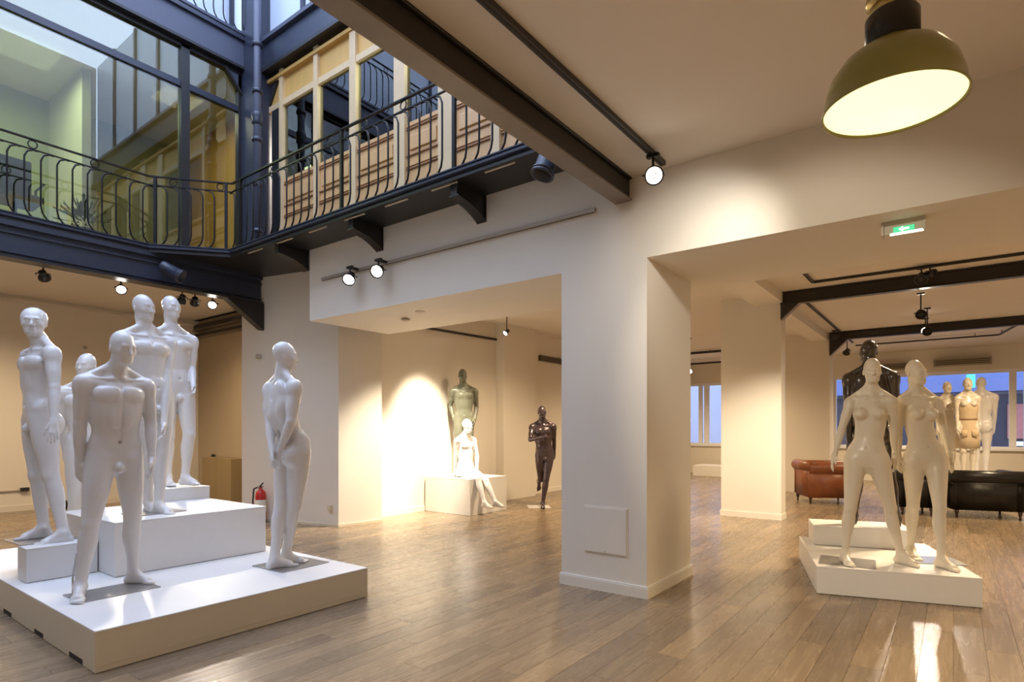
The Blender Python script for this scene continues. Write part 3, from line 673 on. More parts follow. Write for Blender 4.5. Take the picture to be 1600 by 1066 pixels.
        # hand
        d = unit(J.get('hd' + q, wr - el)); n = J['pn' + q]; n = unit(n - d * (n @ d)); tdir = np.cross(d, n)
        if tdir @ J['td' + q] < 0: tdir = -tdir
        hs = s * (.92 if fem else 1.0); gh = 'hand' + q
        def hp_(x, y, z): return wr + (tdir * x + n * y + d * z) * hs
        seg(gh, hp_(0, 0, -.02), hp_(0, 0, .02), (.023, .024), .012, tdir, 1.2)
        seg(gh, hp_(.012, 0, .02), hp_(.022, -.002, .085), (.017, .0125), .014)
        seg(gh, hp_(.0, 0, .02), hp_(.002, -.003, .088), (.017, .0125), .014)
        seg(gh, hp_(-.012, 0, .02), hp_(-.024, 0, .080), (.016, .0115), .014)
        curl = J.get('curl' + q, .35)
        for i in range(4):
            x = (.027, .0085, -.010, -.0265)[i]; L = (.072, .080, .074, .058)[i]; z0 = (.086, .090, .086, .078)[i]
            p = hp_(x, -.001, z0); a = curl * .45; fan = (.10, .02, -.05, -.13)[i]
            for j, fr in enumerate((.45, .30, .25)):
                dr = unit(d * math.cos(a) + n * math.sin(a) + tdir * fan * (1 if j == 0 else .6)); e = p + dr * L * fr * hs
                seg(gh, p, e, ((.0092, .0080), (.0082, .0072), (.0072, .0062))[j], .004)
                p = e; a += curl * (.9 + .12 * i)
        p0 = hp_(.018, .004, .018); p1 = hp_(.044, .014, .052); p2 = hp_(.052, .020, .080); p3 = hp_(.052, .026, .102)
        seg(gh, p0, p1, (.016, .0125), .012); seg(gh, p1, p2, (.0115, .0095), .005); seg(gh, p2, p3, (.0092, .0075), .005)
def cvp(Cc, Rc, s, x, y, z): return Cc + Rc @ (V(x, y, z) * s)

def smin(a, b, k):
    h = np.clip(0.5 + 0.5 * (b - a) / k, 0, 1)
    return b * (1 - h) + a * h - k * h * (1 - h)
def combine(F, s):
    g = F.arr
    body = smin(g('body'), g('head'), .022 * s)
    legs = np.minimum(g('legR'), g('legL'))
    body = smin(body, legs, .03 * s)
    for q in 'RL':
        arm = smin(g('arm' + q), g('hand' + q), .012 * s)
        body = smin(body, arm, .014 * s)
    return body

def surface_nets(f, lo, h):
    s = f < 0
    nx, ny, nz = f.shape
    c = np.zeros((nx - 1, ny - 1, nz - 1), np.int8)
    for i in (0, 1):
        for j in (0, 1):
            for k in (0, 1): c += s[i:nx - 1 + i, j:ny - 1 + j, k:nz - 1 + k]
    act = (c > 0) & (c < 8)
    idx = np.full(act.shape, -1, np.int64); I = np.argwhere(act); idx[act] = np.arange(len(I))
    acc = np.zeros((len(I), 3)); cnt = np.zeros(len(I))
    corners = [(i, j, k) for i in (0, 1) for j in (0, 1) for k in (0, 1)]
    for a in corners:
        for ax in range(3):
            if a[ax] == 0:
                b = list(a); b[ax] = 1
                fa = f[I[:, 0] + a[0], I[:, 1] + a[1], I[:, 2] + a[2]]; fb = f[I[:, 0] + b[0], I[:, 1] + b[1], I[:, 2] + b[2]]
                m = (fa < 0) != (fb < 0)
                t = fa[m] / (fa[m] - fb[m])
                p = np.tile(np.array(a, float), (m.sum(), 1)); p[:, ax] = t
                acc[m] += p; cnt[m] += 1
    verts = (I + acc / cnt[:, None]) * h + lo
    quads = []
    for ax in range(3):
        u, v = (ax + 1) % 3, (ax + 2) % 3
        sl0 = [slice(None)] * 3; sl1 = [slice(None)] * 3
        sl0[ax] = slice(0, -1); sl1[ax] = slice(1, None)
        A = s[tuple(sl0)]; B = s[tuple(sl1)]
        E = np.argwhere(A != B)
        E = E[(E[:, u] > 0) & (E[:, v] > 0) & (E[:, u] < f.shape[u] - 1) & (E[:, v] < f.shape[v] - 1)]
        ins = A[E[:, 0], E[:, 1], E[:, 2]]
        def cell(du, dv):
            q = E.copy(); q[:, u] -= du; q[:, v] -= dv; return idx[q[:, 0], q[:, 1], q[:, 2]]
        q = np.stack([cell(1, 1), cell(0, 1), cell(0, 0), cell(1, 0)], 1)
        q[~ins] = q[~ins][:, ::-1]
        quads.append(q)
    return verts, np.concatenate(quads)

def body_mesh(name, J, s, fem, h, hf):
    keys = [k for k in J if k[:2] in ('pe', 'ch', 'he', 'hi', 'kn', 'an', 'sh', 'el', 'wr')]
    P = np.array([J[k] for k in keys]); lo = P.min(0) - .22 * s; hi = P.max(0) + .22 * s
    boxes = [(J['head'] - V(.15, .15, .115) * s, J['head'] + V(.15, .15, .16) * s)]
    for q in 'RL':
        d = unit(J.get('hd' + q, J['wr' + q] - J['el' + q])); c = J['wr' + q] + d * .10 * s
        r = V(.055, .055, .055) * s + np.abs(d) * .075 * s
        boxes.append((c - r, c + r))
    def clip(v, f, test):
        cen = v[f].mean(1); f = f[test(cen)]
        used = np.unique(f); re = np.full(len(v), -1); re[used] = np.arange(len(used))
        return v[used], re[f]
    F = Field(lo, hi, h); fill_field(F, J, s, fem); v, f = surface_nets(combine(F, s), F.lo, F.h)
    def inside(c, b, m): return np.all((c > b[0] + m) & (c < b[1] - m), axis=1)
    V_, F_ = [], []
    if hf:
        v, f = clip(v, f, lambda c: ~(inside(c, boxes[0], h * .6) | inside(c, boxes[1], h * .6) | inside(c, boxes[2], h * .6)))
    V_.append(v); F_.append(f); off = len(v)
    if hf:
        for n, b in enumerate(boxes):
            F = Field(b[0] - 2 * hf, b[1] + 2 * hf, hf); fill_field(F, J, s, fem); v, f = surface_nets(combine(F, s), F.lo, F.h)
            if n == 2: v, f = clip(v, f, lambda c: inside(c, b, 0) & ~inside(c, boxes[1], 0))
            else: v, f = clip(v, f, lambda c: inside(c, b, 0))
            V_.append(v); F_.append(f + off); off += len(v)
    v = np.concatenate(V_); f = np.concatenate(F_)
    me = bpy.data.meshes.new(name)
    me.vertices.add(len(v)); me.vertices.foreach_set('co', v.astype(np.float32).ravel())
    me.loops.add(f.size); me.loops.foreach_set('vertex_index', f.astype(np.int32).ravel())
    me.polygons.add(len(f)); me.polygons.foreach_set('loop_start', np.arange(0, f.size, 4, dtype=np.int32))
    me.polygons.foreach_set('use_smooth', np.ones(len(f), bool))
    me.update(calc_edges=True); me.validate()
    return me

def ik(a, b, l1, l2, hint):
    d = b - a; L = np.linalg.norm(d); L = min(L, (l1 + l2) * .9995); u = unit(d)
    x = (l1 * l1 - l2 * l2 + L * L) / (2 * L); y = math.sqrt(max(0, l1 * l1 - x * x))
    h = hint - u * (hint @ u); return a + u * x + unit(h) * y

def joints(P, s):
    """joint table in metres in the figure's own frame (front = -Y, its left = +X)"""
    J = {}
    J['Rp'] = rotz(P.get('yp', 0)) @ rotx(P.get('tp', 0)) @ roty(P.get('rp', 0)); J['Rc'] = rotz(P.get('yc', 0)) @ rotx(P.get('tc', 0)) @ roty(P.get('rc', 0))
    J['Rh'] = rotz(P.get('yh', 0)) @ rotx(P.get('th', 0)) @ roty(P.get('rh', 0))
    for k in ('pelvis', 'chest', 'head'): J[k] = V(*P[k])
    sw = P.get('sw', .198)
    for q, sx in (('R', -1), ('L', 1)):
        J['hip' + q] = J['pelvis'] + J['Rp'] @ (V(sx * .088, 0, -.02) * s)
        J['sh' + q] = J['chest'] + J['Rc'] @ (V(sx * sw, .012, .115 + P.get('shz' + q, 0)) * s)
        a = math.radians(P.get('f' + q, 0)); J['fd' + q] = V(math.sin(a), -math.cos(a), 0) if 'fd' + q not in P else V(*P['fd' + q])
        if 'fu' + q in P: J['fu' + q] = V(*P['fu' + q])
        J['an' + q] = V(*P['an' + q])
        kh = V(*P['kh' + q]) if 'kh' + q in P else J['fd' + q] * .6 + J['Rp'] @ V(0, -.4, 0)
        J['kn' + q] = ik(J['hip' + q], J['an' + q], .45 * s, .43 * s, kh)
        J['wr' + q] = V(*P['wr' + q])
        eh = V(*P['eh' + q]) if 'eh' + q in P else V(sx * .35, 1, 0)
        J['el' + q] = ik(J['sh' + q], J['wr' + q], (.295 if sw > .17 else .275) * s, (.26 if sw > .17 else .235) * s, eh)
        J['pn' + q] = V(*P['pn' + q]) if 'pn' + q in P else J['Rc'] @ V(-sx, .25, 0)
        J['td' + q] = V(*P['td' + q]) if 'td' + q in P else J['Rc'] @ V(0, -1, 0)
        if 'hd' + q in P: J['hd' + q] = V(*P['hd' + q])
        J['curl' + q] = P.get('curl' + q, .38)
    return J
FIG = {}
FIG['M1'] = {'pos': (-4.799, 1.629, 0.245), 'yaw': 91, 's': 0.991, 't': 4.19, 'P': {'pelvis': (0.028, 0.012, 0.964), 'chest': (0.021, -0.03, 1.371), 'head': (0.033, -0.097, 1.736), 'anR': (-0.191, -0.008, 0.079), 'wrR': (-0.172, 0.066, 0.932), 'anL': (0.185, 0.116, 0.079), 'wrL': (0.227, -0.092, 0.948), 'yh': 0.209, 'th': 0.175, 'yp': -0.07, 'fR': -25, 'fL': 32, 'ehR': (-0.6, 0.8, 0), 'ehL': (0.6, 0.8, 0)}}
FIG['M2'] = {'pos': (-5.918, 1.587, 0.506), 'yaw': 2, 's': 1.0106, 't': 4.83, 'P': {'pelvis': (-0.086, -0.06, 0.986), 'chest': (-0.12, -0.059, 1.403), 'head': (-0.125, -0.087, 1.779), 'anR': (-0.061, -0.042, 0.084), 'wrR': (-0.412, -0.019, 0.932), 'anL': (0.217, 0.005, 0.063), 'wrL': (0.251, -0.069, 0.954), 'yh': 1.117, 'yc': 0.105, 'fR': -14, 'fL': -6, 'curlL': 0.2}}
FIG['M3'] = {'pos': (-6.615, 2.038, 0.245), 'yaw': 60, 's': 1.0053, 't': 5.6, 'P': {'pelvis': (0.011, -0.005, 0.981), 'chest': (-0.0, 0.0, 1.393), 'head': (-0.0, 0.0, 1.764), 'anR': (-0.095, 0.034, 0.08), 'wrR': (-0.18, 0.077, 0.892), 'anL': (0.08, 0.03, 0.08), 'wrL': (0.168, -0.072, 0.892), 'yh': -0.349}}
FIG['M5'] = {'pos': (-5.622, 2.233, 0.674), 'yaw': 96, 's': 1.0106, 't': 5.16, 'P': {'pelvis': (-0.006, 0.01, 0.986), 'chest': (-0.029, 0.049, 1.401), 'head': (-0.047, 0.078, 1.795), 'anR': (0.001, 0.076, 0.068), 'wrR': (-0.122, 0.203, 0.749), 'anL': (-0.01, -0.1, 0.07), 'wrL': (0.002, -0.158, 0.781), 'yh': 0.244, 'fR': -5, 'fL': 12}}
FIG['M6'] = {'pos': (-6.604, 2.835, 0.802), 'yaw': 92, 's': 1.0479, 't': 6.24, 'P': {'pelvis': (-0.0, 0.0, 1.022), 'chest': (-0.016, 0.023, 1.452), 'head': (-0.028, 0.039, 1.896), 'anR': (-0.037, 0.088, 0.087), 'wrR': (-0.121, 0.173, 1.053), 'anL': (0.043, -0.114, 0.098), 'wrL': (0.109, -0.156, 1.06), 'yh': 0.209, 'fR': -12, 'fL': 22, 'curlL': 0.6}}
FIG['M7'] = {'pos': (-4.527, 2.818, 0.245), 'yaw': 183, 's': 1.009, 't': 4.97, 'P': {'pelvis': (-0.054, -0.036, 0.984), 'chest': (-0.009, 0.03, 1.397), 'head': (-0.026, 0.018, 1.775), 'anR': (0.038, -0.039, 0.081), 'wrR': (-0.093, 0.106, 0.991), 'anL': (-0.013, 0.106, 0.081), 'wrL': (-0.031, 0.148, 0.996), 'yh': -0.419, 'yc': -0.105, 'tc': 0.087, 'fR': -30, 'fL': -22, 'ehR': (-1, 0.2, 0), 'ehL': (1, 0.3, 0), 'pnR': (0.2, -1, 0.2), 'pnL': (-0.2, -1, 0.2), 'curlL': 0.3, 'khR': (-0.2, -1, 0), 'khL': (0.3, -1, 0)}}
FIG['green'] = {'pos': (-6.97, 7.81, 0.6), 'yaw': 46, 's': 0.9947, 't': 10.49, 'P': {'pelvis': (0.022, -0.004, 0.969), 'chest': (0.022, -0.004, 1.377), 'head': (-0.0, 0.0, 1.763), 'anR': (-0.111, -0.142, 0.08), 'wrR': (-0.158, 0.025, 0.994), 'anL': (0.1, -0.176, 0.08), 'wrL': (0.214, -0.034, 0.994), 'yh': 0.087}}
FIG['runner'] = {'pos': (-5.967, 8.906, 0.0), 'yaw': 40, 's': 0.9734, 't': 10.7, 'P': {'pelvis': (0.011, -0.001, 0.949), 'chest': (-0.029, -0.049, 1.349), 'head': (-0.044, -0.078, 1.721), 'anR': (-0.048, 0.463, 0.427), 'wrR': (-0.08, -0.316, 1.276), 'anL': (-0.04, -0.154, 0.078), 'wrL': (0.205, 0.139, 0.95), 'yh': 0.07, 'yc': -0.279, 'tc': 0.105, 'fR': 0, 'fL': -4, 'fdR': (0, 0.2, -1), 'fuR': (0, 1, 0.2), 'ehR': (-1, 0.6, -0.6), 'ehL': (0.6, 1, 0), 'khR': (0, -1, 0), 'curlR': 1.1, 'curlL': 1.0}}
FIG['F1'] = {'pos': (-0.585, 5.929, 0.235), 'yaw': 6, 's': 0.9441, 't': 5.09, 'P': {'pelvis': (-0.019, -0.012, 0.921), 'chest': (0.009, 0.006, 1.308), 'head': (0.023, 0.014, 1.676), 'anR': (-0.182, -0.067, 0.076), 'wrR': (-0.257, -0.154, 0.943), 'anL': (0.238, 0.154, 0.076), 'wrL': (0.19, 0.114, 0.943), 'yh': 0.105, 'yc': -0.07, 'fR': 16, 'fL': 52, 'sw': 0.158, 'ehR': (-1, 0.7, 0), 'ehL': (0.7, 1, 0), 'curlR': 0.25, 'curlL': 0.2}}
FIG['F2'] = {'pos': (-0.192, 6.285, 0.235), 'yaw': 22, 's': 0.9441, 't': 5.14, 'P': {'pelvis': (-0.011, -0.003, 0.92), 'chest': (-0.06, -0.016, 1.307), 'head': (-0.093, -0.025, 1.665), 'anR': (-0.048, 0.202, 0.076), 'wrR': (-0.214, -0.005, 0.927), 'anL': (0.044, -0.185, 0.076), 'wrL': (0.2, 0.053, 0.935), 'yh': 0.733, 'yc': 0.175, 'fR': 0, 'fL': 26, 'sw': 0.158, 'ehR': (-1, 0.7, 0), 'ehL': (1, 0.6, 0), 'curlR': 0.25, 'curlL': 0.2}}
FIG['black'] = {'pos': (-0.662, 6.926, 0.43), 'yaw': 190, 's': 1.0, 't': 5.93, 'P': {'pelvis': (-0.001, -0.0, 0.976), 'chest': (0.011, 0.006, 1.386), 'head': (0.028, 0.014, 1.759), 'anR': (-0.212, 0.005, 0.08), 'wrR': (-0.208, -0.106, 0.757), 'anL': (0.15, -0.104, 0.08), 'wrL': (0.201, 0.102, 0.789), 'yh': 0.349, 'yc': -0.087, 'sw': 0.19, 'ehR': (-1, 0.5, 0), 'ehL': (1, 0.5, 0)}}
FIG['seat'] = {'pos': (-6.62, 7.52, 0.6), 'yaw': 86, 's': 0.9574, 't': 9.99, 'P': {'pelvis': (-0.016, 0.018, 0.12), 'chest': (0.013, 0.031, 0.509), 'head': (0.006, -0.007, 0.87), 'anR': (-0.164, -0.574, -0.378), 'wrR': (0.064, 0.354, 0.101), 'anL': (0.054, -0.612, -0.386), 'wrL': (0.184, -0.06, 0.113), 'yh': 0.14, 'khR': (0, -1, 1), 'khL': (0, -1, 1), 'ehR': (-1, 0.3, 0), 'ehL': (1, 0.3, 0), 'fR': 0, 'fL': 20}}
FIG['win1'] = {'pos': (0.423, 14.457, 0.5), 'yaw': 178, 's': 1.0223, 't': 11.3, 'P': {'pelvis': (0.0, 0.0, 0.997), 'chest': (0.0, 0.0, 1.416), 'head': (0.0, 0.0, 1.794), 'anR': (-0.067, -0.054, 0.082), 'wrR': (-0.192, -0.155, 0.951), 'anL': (0.067, 0.054, 0.082), 'wrL': (0.192, 0.155, 0.951)}}
FIG['win2'] = {'pos': (-0.098, 14.065, 0.5), 'yaw': 20, 's': 0.9766, 't': 11.3, 'P': {'pelvis': (0.0, 0.0, 0.952), 'chest': (0.0, 0.0, 1.353), 'head': (0.0, 0.0, 1.714), 'anR': (-0.082, -0.025, 0.078), 'wrR': (-0.189, -0.057, 0.908), 'anL': (0.082, 0.025, 0.078), 'wrL': (0.189, 0.057, 0.908), 'sw': 0.158}}
FIG['win3'] = {'pos': (0.209, 13.795, 0.5), 'yaw': 12, 's': 0.9968, 't': 10.9, 'P': {'pelvis': (-0.0, -0.0, 0.972), 'chest': (-0.0, -0.0, 1.381), 'head': (-0.0, -0.0, 1.749), 'anR': (-0.075, -0.035, 0.08), 'wrR': (-0.172, -0.08, 0.927), 'anL': (0.075, 0.035, 0.08), 'wrL': (0.172, 0.08, 0.927), 'sw': 0.158}}
# ---------------------------------------------------------------- platforms and plinths
def platform(name, x0, x1, y0, y1, z, label, cat='platform', slots=(), side='cream', z0=0.0, group=None):
    r = empty(name, ((x0 + x1) / 2, (y0 + y1) / 2, z0), label, cat, group)
    if slots:
        box(x0, x1, y0, y1, z0 + .034, z - .012).build('body', side, r, bevel=.002, seg=1)
        xs = [x0] + [v for s_ in slots for v in s_] + [x1]
        b = MB()
        for a, c in zip(xs[::2], xs[1::2]): b.box(a, c, y0, y1, z0 + .004, z0 + .034)
        b.build('base', side, r)
        b = MB(); b.box(x0 + .03, x1 - .03, y0 + .002, y1 - .03, z0 + .0, z0 + .0335); b.build('slot_shade_fill', 'edge', r)  # dark fill paints the shade inside the side cutouts
    else:
        box(x0, x1, y0, y1, z0 + .004, z - .012).build('body', side, r, bevel=.002, seg=1); box(x0 + .01, x1 - .01, y0 + .01, y1 - .01, z0, z0 + .006).build('shadow_gap', 'edge', r)
    box(x0 - .001, x1 + .001, y0 - .001, y1 + .001, z - .012, z).build('top', 'white', r, bevel=.003, seg=1)
    return r
ZP = .2455
platform('display_platform', -7.35, -3.93, 1.253, 3.21, ZP, 'large low white platform carrying the group of white male mannequins', slots=((-5.82, -5.60), (-5.06, -4.86), (-4.37, -4.13)))
platform('plinth', -5.78, -5.30, 1.33, 1.74, .506, 'small white plinth under the leftmost male mannequin', 'plinth', side='white', z0=ZP) if False else None
platform('plinth', -5.78, -5.56, 1.33, 1.79, .506, 'small white plinth under the leftmost male mannequin', 'plinth', side='white', z0=ZP)
platform('plinth', -5.65, -5.235, 1.80, 3.06, .674, 'long white box plinth nearest the room, behind the front mannequin', 'plinth', side='white', z0=ZP)
platform('plinth', -6.36, -5.66, 1.76, 3.06, .674, 'wide white plinth standing against the back of the long box', 'plinth', side='white', z0=ZP)
platform('plinth', -7.02, -6.40, 2.56, 3.09, .802, 'small white block on the back of the large box, under the rear mannequin', 'plinth', side='white', z0=.674) if False else None

# ---------------------------------------------------------------- mannequins
def figure(key, label, mt='manwhite', fem=False, h=.0075, hf=.0038, plate=None, pm_='plate', rod=None, group=None):
    f = FIG[key]; s = f['s']; J = joints(f['P'], s); me = body_mesh('body', J, s, fem, h, hf); me.materials.append(M[mt])
    me.polygons.foreach_set('use_smooth', [True] * len(me.polygons))
    r = empty('mannequin', f['pos'], label, 'mannequin', group); r.rotation_euler = (0, 0, R_(f['yaw']))
    o = bpy.data.objects.new('body', me); COL.objects.link(o); o.parent = r
    if plate:
        x0, x1, y0, y1 = plate; v = MB().box(x0, x1, y0, y1, .0, .008); me2 = bpy.data.meshes.new('base_plate'); me2.from_pydata(v.v, [], v.f); me2.materials.append(M[pm_])
        q = bpy.data.objects.new('base_plate', me2); COL.objects.link(q); q.parent = r
    if rod:
        (ax, ay), (bx, by, bz) = rod; v = MB().tube([(ax, ay, .0), (ax, ay, .12), (bx, by, bz)], .007, 8); me3 = bpy.data.meshes.new('support_rod'); me3.from_pydata(v.v, [], v.f); me3.materials.append(M['steel'])
        q = bpy.data.objects.new('support_rod', me3); COL.objects.link(q); q.parent = r
    return r
figure('M1', 'white male mannequin at the front of the left platform, legs apart, facing right', h=.0065, plate=(-.24, .26, -.16, .16), rod=((-.19, .13), (-.19, .05, .30)))
figure('M2', 'leftmost white male mannequin standing on the small plinth, face turned to the room', h=.0075, plate=(-.24, .18, -.26, .12))
figure('M3', 'white male mannequin half hidden at the back, only its head and side showing', h=.009, hf=.0045)
figure('M5', 'tall white male mannequin standing on the box plinths behind the front one', h=.0075, plate=(-.2, .2, -.16, .14))
figure('M6', 'rearmost white male mannequin, raised on the highest white block, arms hanging', h=.008)
figure('M7', 'white male mannequin seen from behind at the right of the platform, hands behind its back', h=.007, plate=(-.20, .22, -.30, .16))
figure('green', 'grey green male mannequin standing against the white back wall', 'mangreen', h=.012, hf=.007)
figure('runner', 'dark bronze running mannequin balanced on one foot', 'manbronze', h=.011, hf=.006, plate=(-.30, .1, -.25, .2), pm_='manwhite')
figure('F1', 'ivory female mannequin with wide stance at the left of the right platform', 'mancream', True, h=.007, plate=(-.38, .05, -.20, .18), rod=((-.19, .02), (-.18, -.03, .34)))
figure('F2', 'ivory female mannequin with head turned to the right', 'mancream', True, h=.007, plate=(-.12, .30, -.05, .28), pm_='glassplate', rod=((-.03, .27), (-.045, .235, .34)))
figure('black', 'glossy black male mannequin seen from behind, behind the two ivory ones', 'manblack', h=.009, hf=.005)
figure('seat', 'bright white mannequin sitting on the box with legs over its edge', h=.011, hf=.006)
figure('win1', 'pale male mannequin nearest the shop window, behind the dressed one', h=.012, hf=.0075)
figure('win2', 'pale mannequin at the left of the window group', 'mancream', True, h=.012, hf=.0075)
f = figure('win3', 'ivory mannequin in a beige belted dress before the shop window', 'mancream', True, h=.012, hf=.0075)
lc = Vector(FIG['win3']['pos'])
d_ = MB().lathe([(.13, .55), (.185, .56), (.178, .75), (.168, .92), (.150, 1.02), (.135, 1.10), (.150, 1.20), (.165, 1.30), (.150, 1.38), (.10, 1.42), (.09, 1.42)], lc, n=24).build('dress', 'dress', None)
for v in d_.data.vertices: v.co -= lc; v.co.y *= .74
d_.parent = f
q = MB().lathe([(.142, 1.085), (.148, 1.09), (.148, 1.115), (.142, 1.12)], lc, n=24).build('belt', 'belt', None)
for v in q.data.vertices: v.co -= lc; v.co.y *= .76
q.parent = f
for sx in (-1, 1):
    q = MB().lathe([(.03, 0), (.048, .004), (.048, .11), (.03, .115)], lc + Vector((sx * .08, -.155, .78)), n=10).build('pocket', 'dress', None)
    for v in q.data.vertices: v.co -= lc; v.co.y = -.135 + (v.co.y + .155) * .3
    q.parent = f

platform('plinth', -6.95, -6.365, 2.50, 3.08, .802, 'white block behind the boxes, a step higher, under the rearmost mannequin', 'plinth', side='white', z0=ZP)
# seat box for the white seated one
platform('plinth', -7.29, -6.262, 7.20, 8.17, .60, 'low cream box against the back wall under the seated mannequin', 'plinth', side='white')
# right platform, turned
def turned(c, yaw, sx, sy, z0, z, name, label, cat):
    r = empty(name, (c[0], c[1], z0), label, cat); r.rotation_euler = (0, 0, yaw)
    def add(n, mb, m, bev=0):
        me = bpy.data.meshes.new(n); me.from_pydata(mb.v, [], mb.f); me.materials.append(M[m]); o = bpy.data.objects.new(n, me); COL.objects.link(o); o.parent = r
        if bev: bm = bmesh.new(); bm.from_mesh(me); bmesh.ops.bevel(bm, geom=bm.edges[:], offset=bev, segments=1, affect='EDGES'); bm.to_mesh(me); bm.free()
    add('body', box(0, sx, 0, sy, .004, z - z0 - .012), 'white', .002); add('top', box(-.001, sx + .001, -.001, sy + .001, z - z0 - .012, z - z0), 'white', .003); add('shadow_gap', box(.01, sx - .01, .01, sy - .01, 0, .006), 'edge')
    return r
ang = math.atan2(5.896 - 5.575, .18 + .935)
turned((-.935, 5.576), ang, 1.165, 1.50, 0, .235, 'display_platform', 'low white platform under the two ivory female mannequins', 'platform')
turned((-1.13, 6.60), ang, .86, .50, .235, .43, 'plinth', 'long white step at the back of the right platform', 'plinth')

# ---------------------------------------------------------------- track lighting
def track(pts, label, w_=.035, h_=.03, m='track', hang=None):
    r = empty('light_track', pts[0], label, 'track')
    for a, b_ in zip(pts[:-1], pts[1:]):
        MB().bar(a, b_, w_, h_).build('rail', m, r, bevel=.002, seg=1)
        d = (Vector(b_) - Vector(a)).normalized()
        MB().bar(Vector(a) + d * .02 - Vector((0, 0, h_ / 2)), Vector(b_) - d * .02 - Vector((0, 0, h_ / 2)), w_ * .35, .004).build('slot', 'edge', r)
    if hang:
        for a, b_ in zip(pts[:-1], pts[1:]):
            for t in (.15, .85):
                p = Vector(a).lerp(Vector(b_), t); MB().tube([p, (p.x, p.y, hang)], .008, 6).build('hanger', m, r)
    return r
def spotlight(loc, to, label, r_=.055, L=.12, m='dark', lit=True, e=0, deg=40, up=(0, 0, 1), drop=.12, group=None):
    """track spotlight: adapter, stem, yoke, finned head, lens"""
    loc = Vector(loc); up = Vector(up); d = (Vector(to) - loc).normalized(); r = empty('spotlight', loc + up * drop, label, 'spotlight', group)
    MB().obox(loc + up * (drop - .012), (.05, 0, 0), (0, .018, 0), (0, 0, .014)).build('adapter', m, r, bevel=.003, seg=1)
    MB().tube([loc + up * (drop - .02), loc + up * .0], .010, 8).build('stem', m, r)
    s_ = d.cross(Vector((0, 0, 1))).normalized() if abs(d.z) < .98 else Vector((1, 0, 0))
    MB().tube([loc - s_ * (r_ + .008) + d * .01, loc - s_ * (r_ + .008) - d * .02, loc - d * .035 - s_ * .02, loc - d * .035 + s_ * .02, loc + s_ * (r_ + .008) - d * .02, loc + s_ * (r_ + .008) + d * .01], .006, 6).build('yoke', m, r)
    prof = [(r_ * .45, -L * .5), (r_ * .62, -L * .42), (r_ * .62, -L * .2), (r_ * .5, -L * .18), (r_ * .62, -L * .12), (r_ * .8, L * .05), (r_, L * .3), (r_ * 1.02, L * .5), (r_ * .9, L * .5), (r_ * .85, L * .38)]
    hd_ = MB().lathe(prof, loc, d, 20).build('head', m, r)
    MB().lathe([(r_ * .84, L * .38), (r_ * .84, L * .40)], loc, d, 20).build('lens', 'lens' if lit else 'rubber', hd_)
    if lit: MB().lathe([(r_ * .34, L * .40), (r_ * .34, L * .42), (r_ * .22, L * .42), (r_ * .22, L * .40)], loc, d, 14, close=True).build('reflector_ring', 'lensring', hd_)
    if e:
        l = spot(loc + d * (L * .5 + .02), to, e, deg, .5, (1, .88, .70), .03)
    return r
track([(-6.454, YH - .02, 3.325), (-2.50, YH - .02, 3.325)], 'long cream track mounted on the wall above the opening', w_=.03, h_=.035)
WS = spotlight((-5.72, YH - .15, 3.21), (-4.9, 3.2, 2.0), 'left one of the pair of lit spotlights on the wall track', r_=.075, L=.15, m='beamdark', e=35, deg=70, drop=.13); wx = WS.location.x; MB().bar((wx, YH - .15, 3.325), (wx, YH - .01, 3.325), .03, .03).build('wall_arm', 'beamdark', WS)
WS = spotlight((-5.21, YH - .15, 3.21), (-4.2, 2.6, 2.2), 'right one of the pair of lit spotlights on the wall track', r_=.075, L=.15, m='beamdark', e=35, deg=70, drop=.13); wx = WS.location.x; MB().bar((wx, YH - .15, 3.325), (wx, YH - .01, 3.325), .03, .03).build('wall_arm', 'beamdark', WS)
track([(-1.84, -3.5, 3.51), (-1.84, 4.44, 3.51)], 'long black ceiling track running beside the steel beam', w_=.045, h_=.035, m='dark')
spotlight((-1.82, 4.20, 3.33), (-1.0, 2.8, 2.6), 'lit spotlight at the end of the long ceiling track', r_=.070, L=.15, m='beamdark', e=30, deg=60, drop=.16)
spotlight((-1.84, .9, 3.34), (-.4, 6.0, 1.2), 'added unseen spotlight on the long ceiling track, brightening the ivory mannequins', r_=.07, L=.15, m='beamdark', e=110, deg=48, drop=.15)  # added out-of-view spot that lifts the figures on the right platform
# spotlights under the left gallery
track([(-8.9, -2, 3.67), (-8.9, 5.2, 3.67)], 'dark ceiling track hidden behind the left gallery girder', m='dark')
for y, to, lit, e, lab in ((2.30, (-11, 3.6, 1.5), False, 0, 'unlit dark spotlight farthest left under the left gallery'), (3.14, (-5.6, 2.2, .9), True, 160, 'lit dark spotlight under the gallery above the tall middle mannequin'), (3.92, (-11.5, 4.0, 0), False, 0, 'small unlit spotlight just right of the rearmost mannequin head'), (4.10, (-12, 5.2, 1.0), False, 0, 'tilted unlit spotlight left of the lit one by the corner bracket'), (4.36, (-6.2, 2.4, 1.0), True, 110, 'small lit spotlight beside the corner bracket of the gallery')):
    spotlight((-8.92, y, 3.30), to, lab, r_=.065, m='dark', lit=lit, e=e, deg=60, drop=.36)
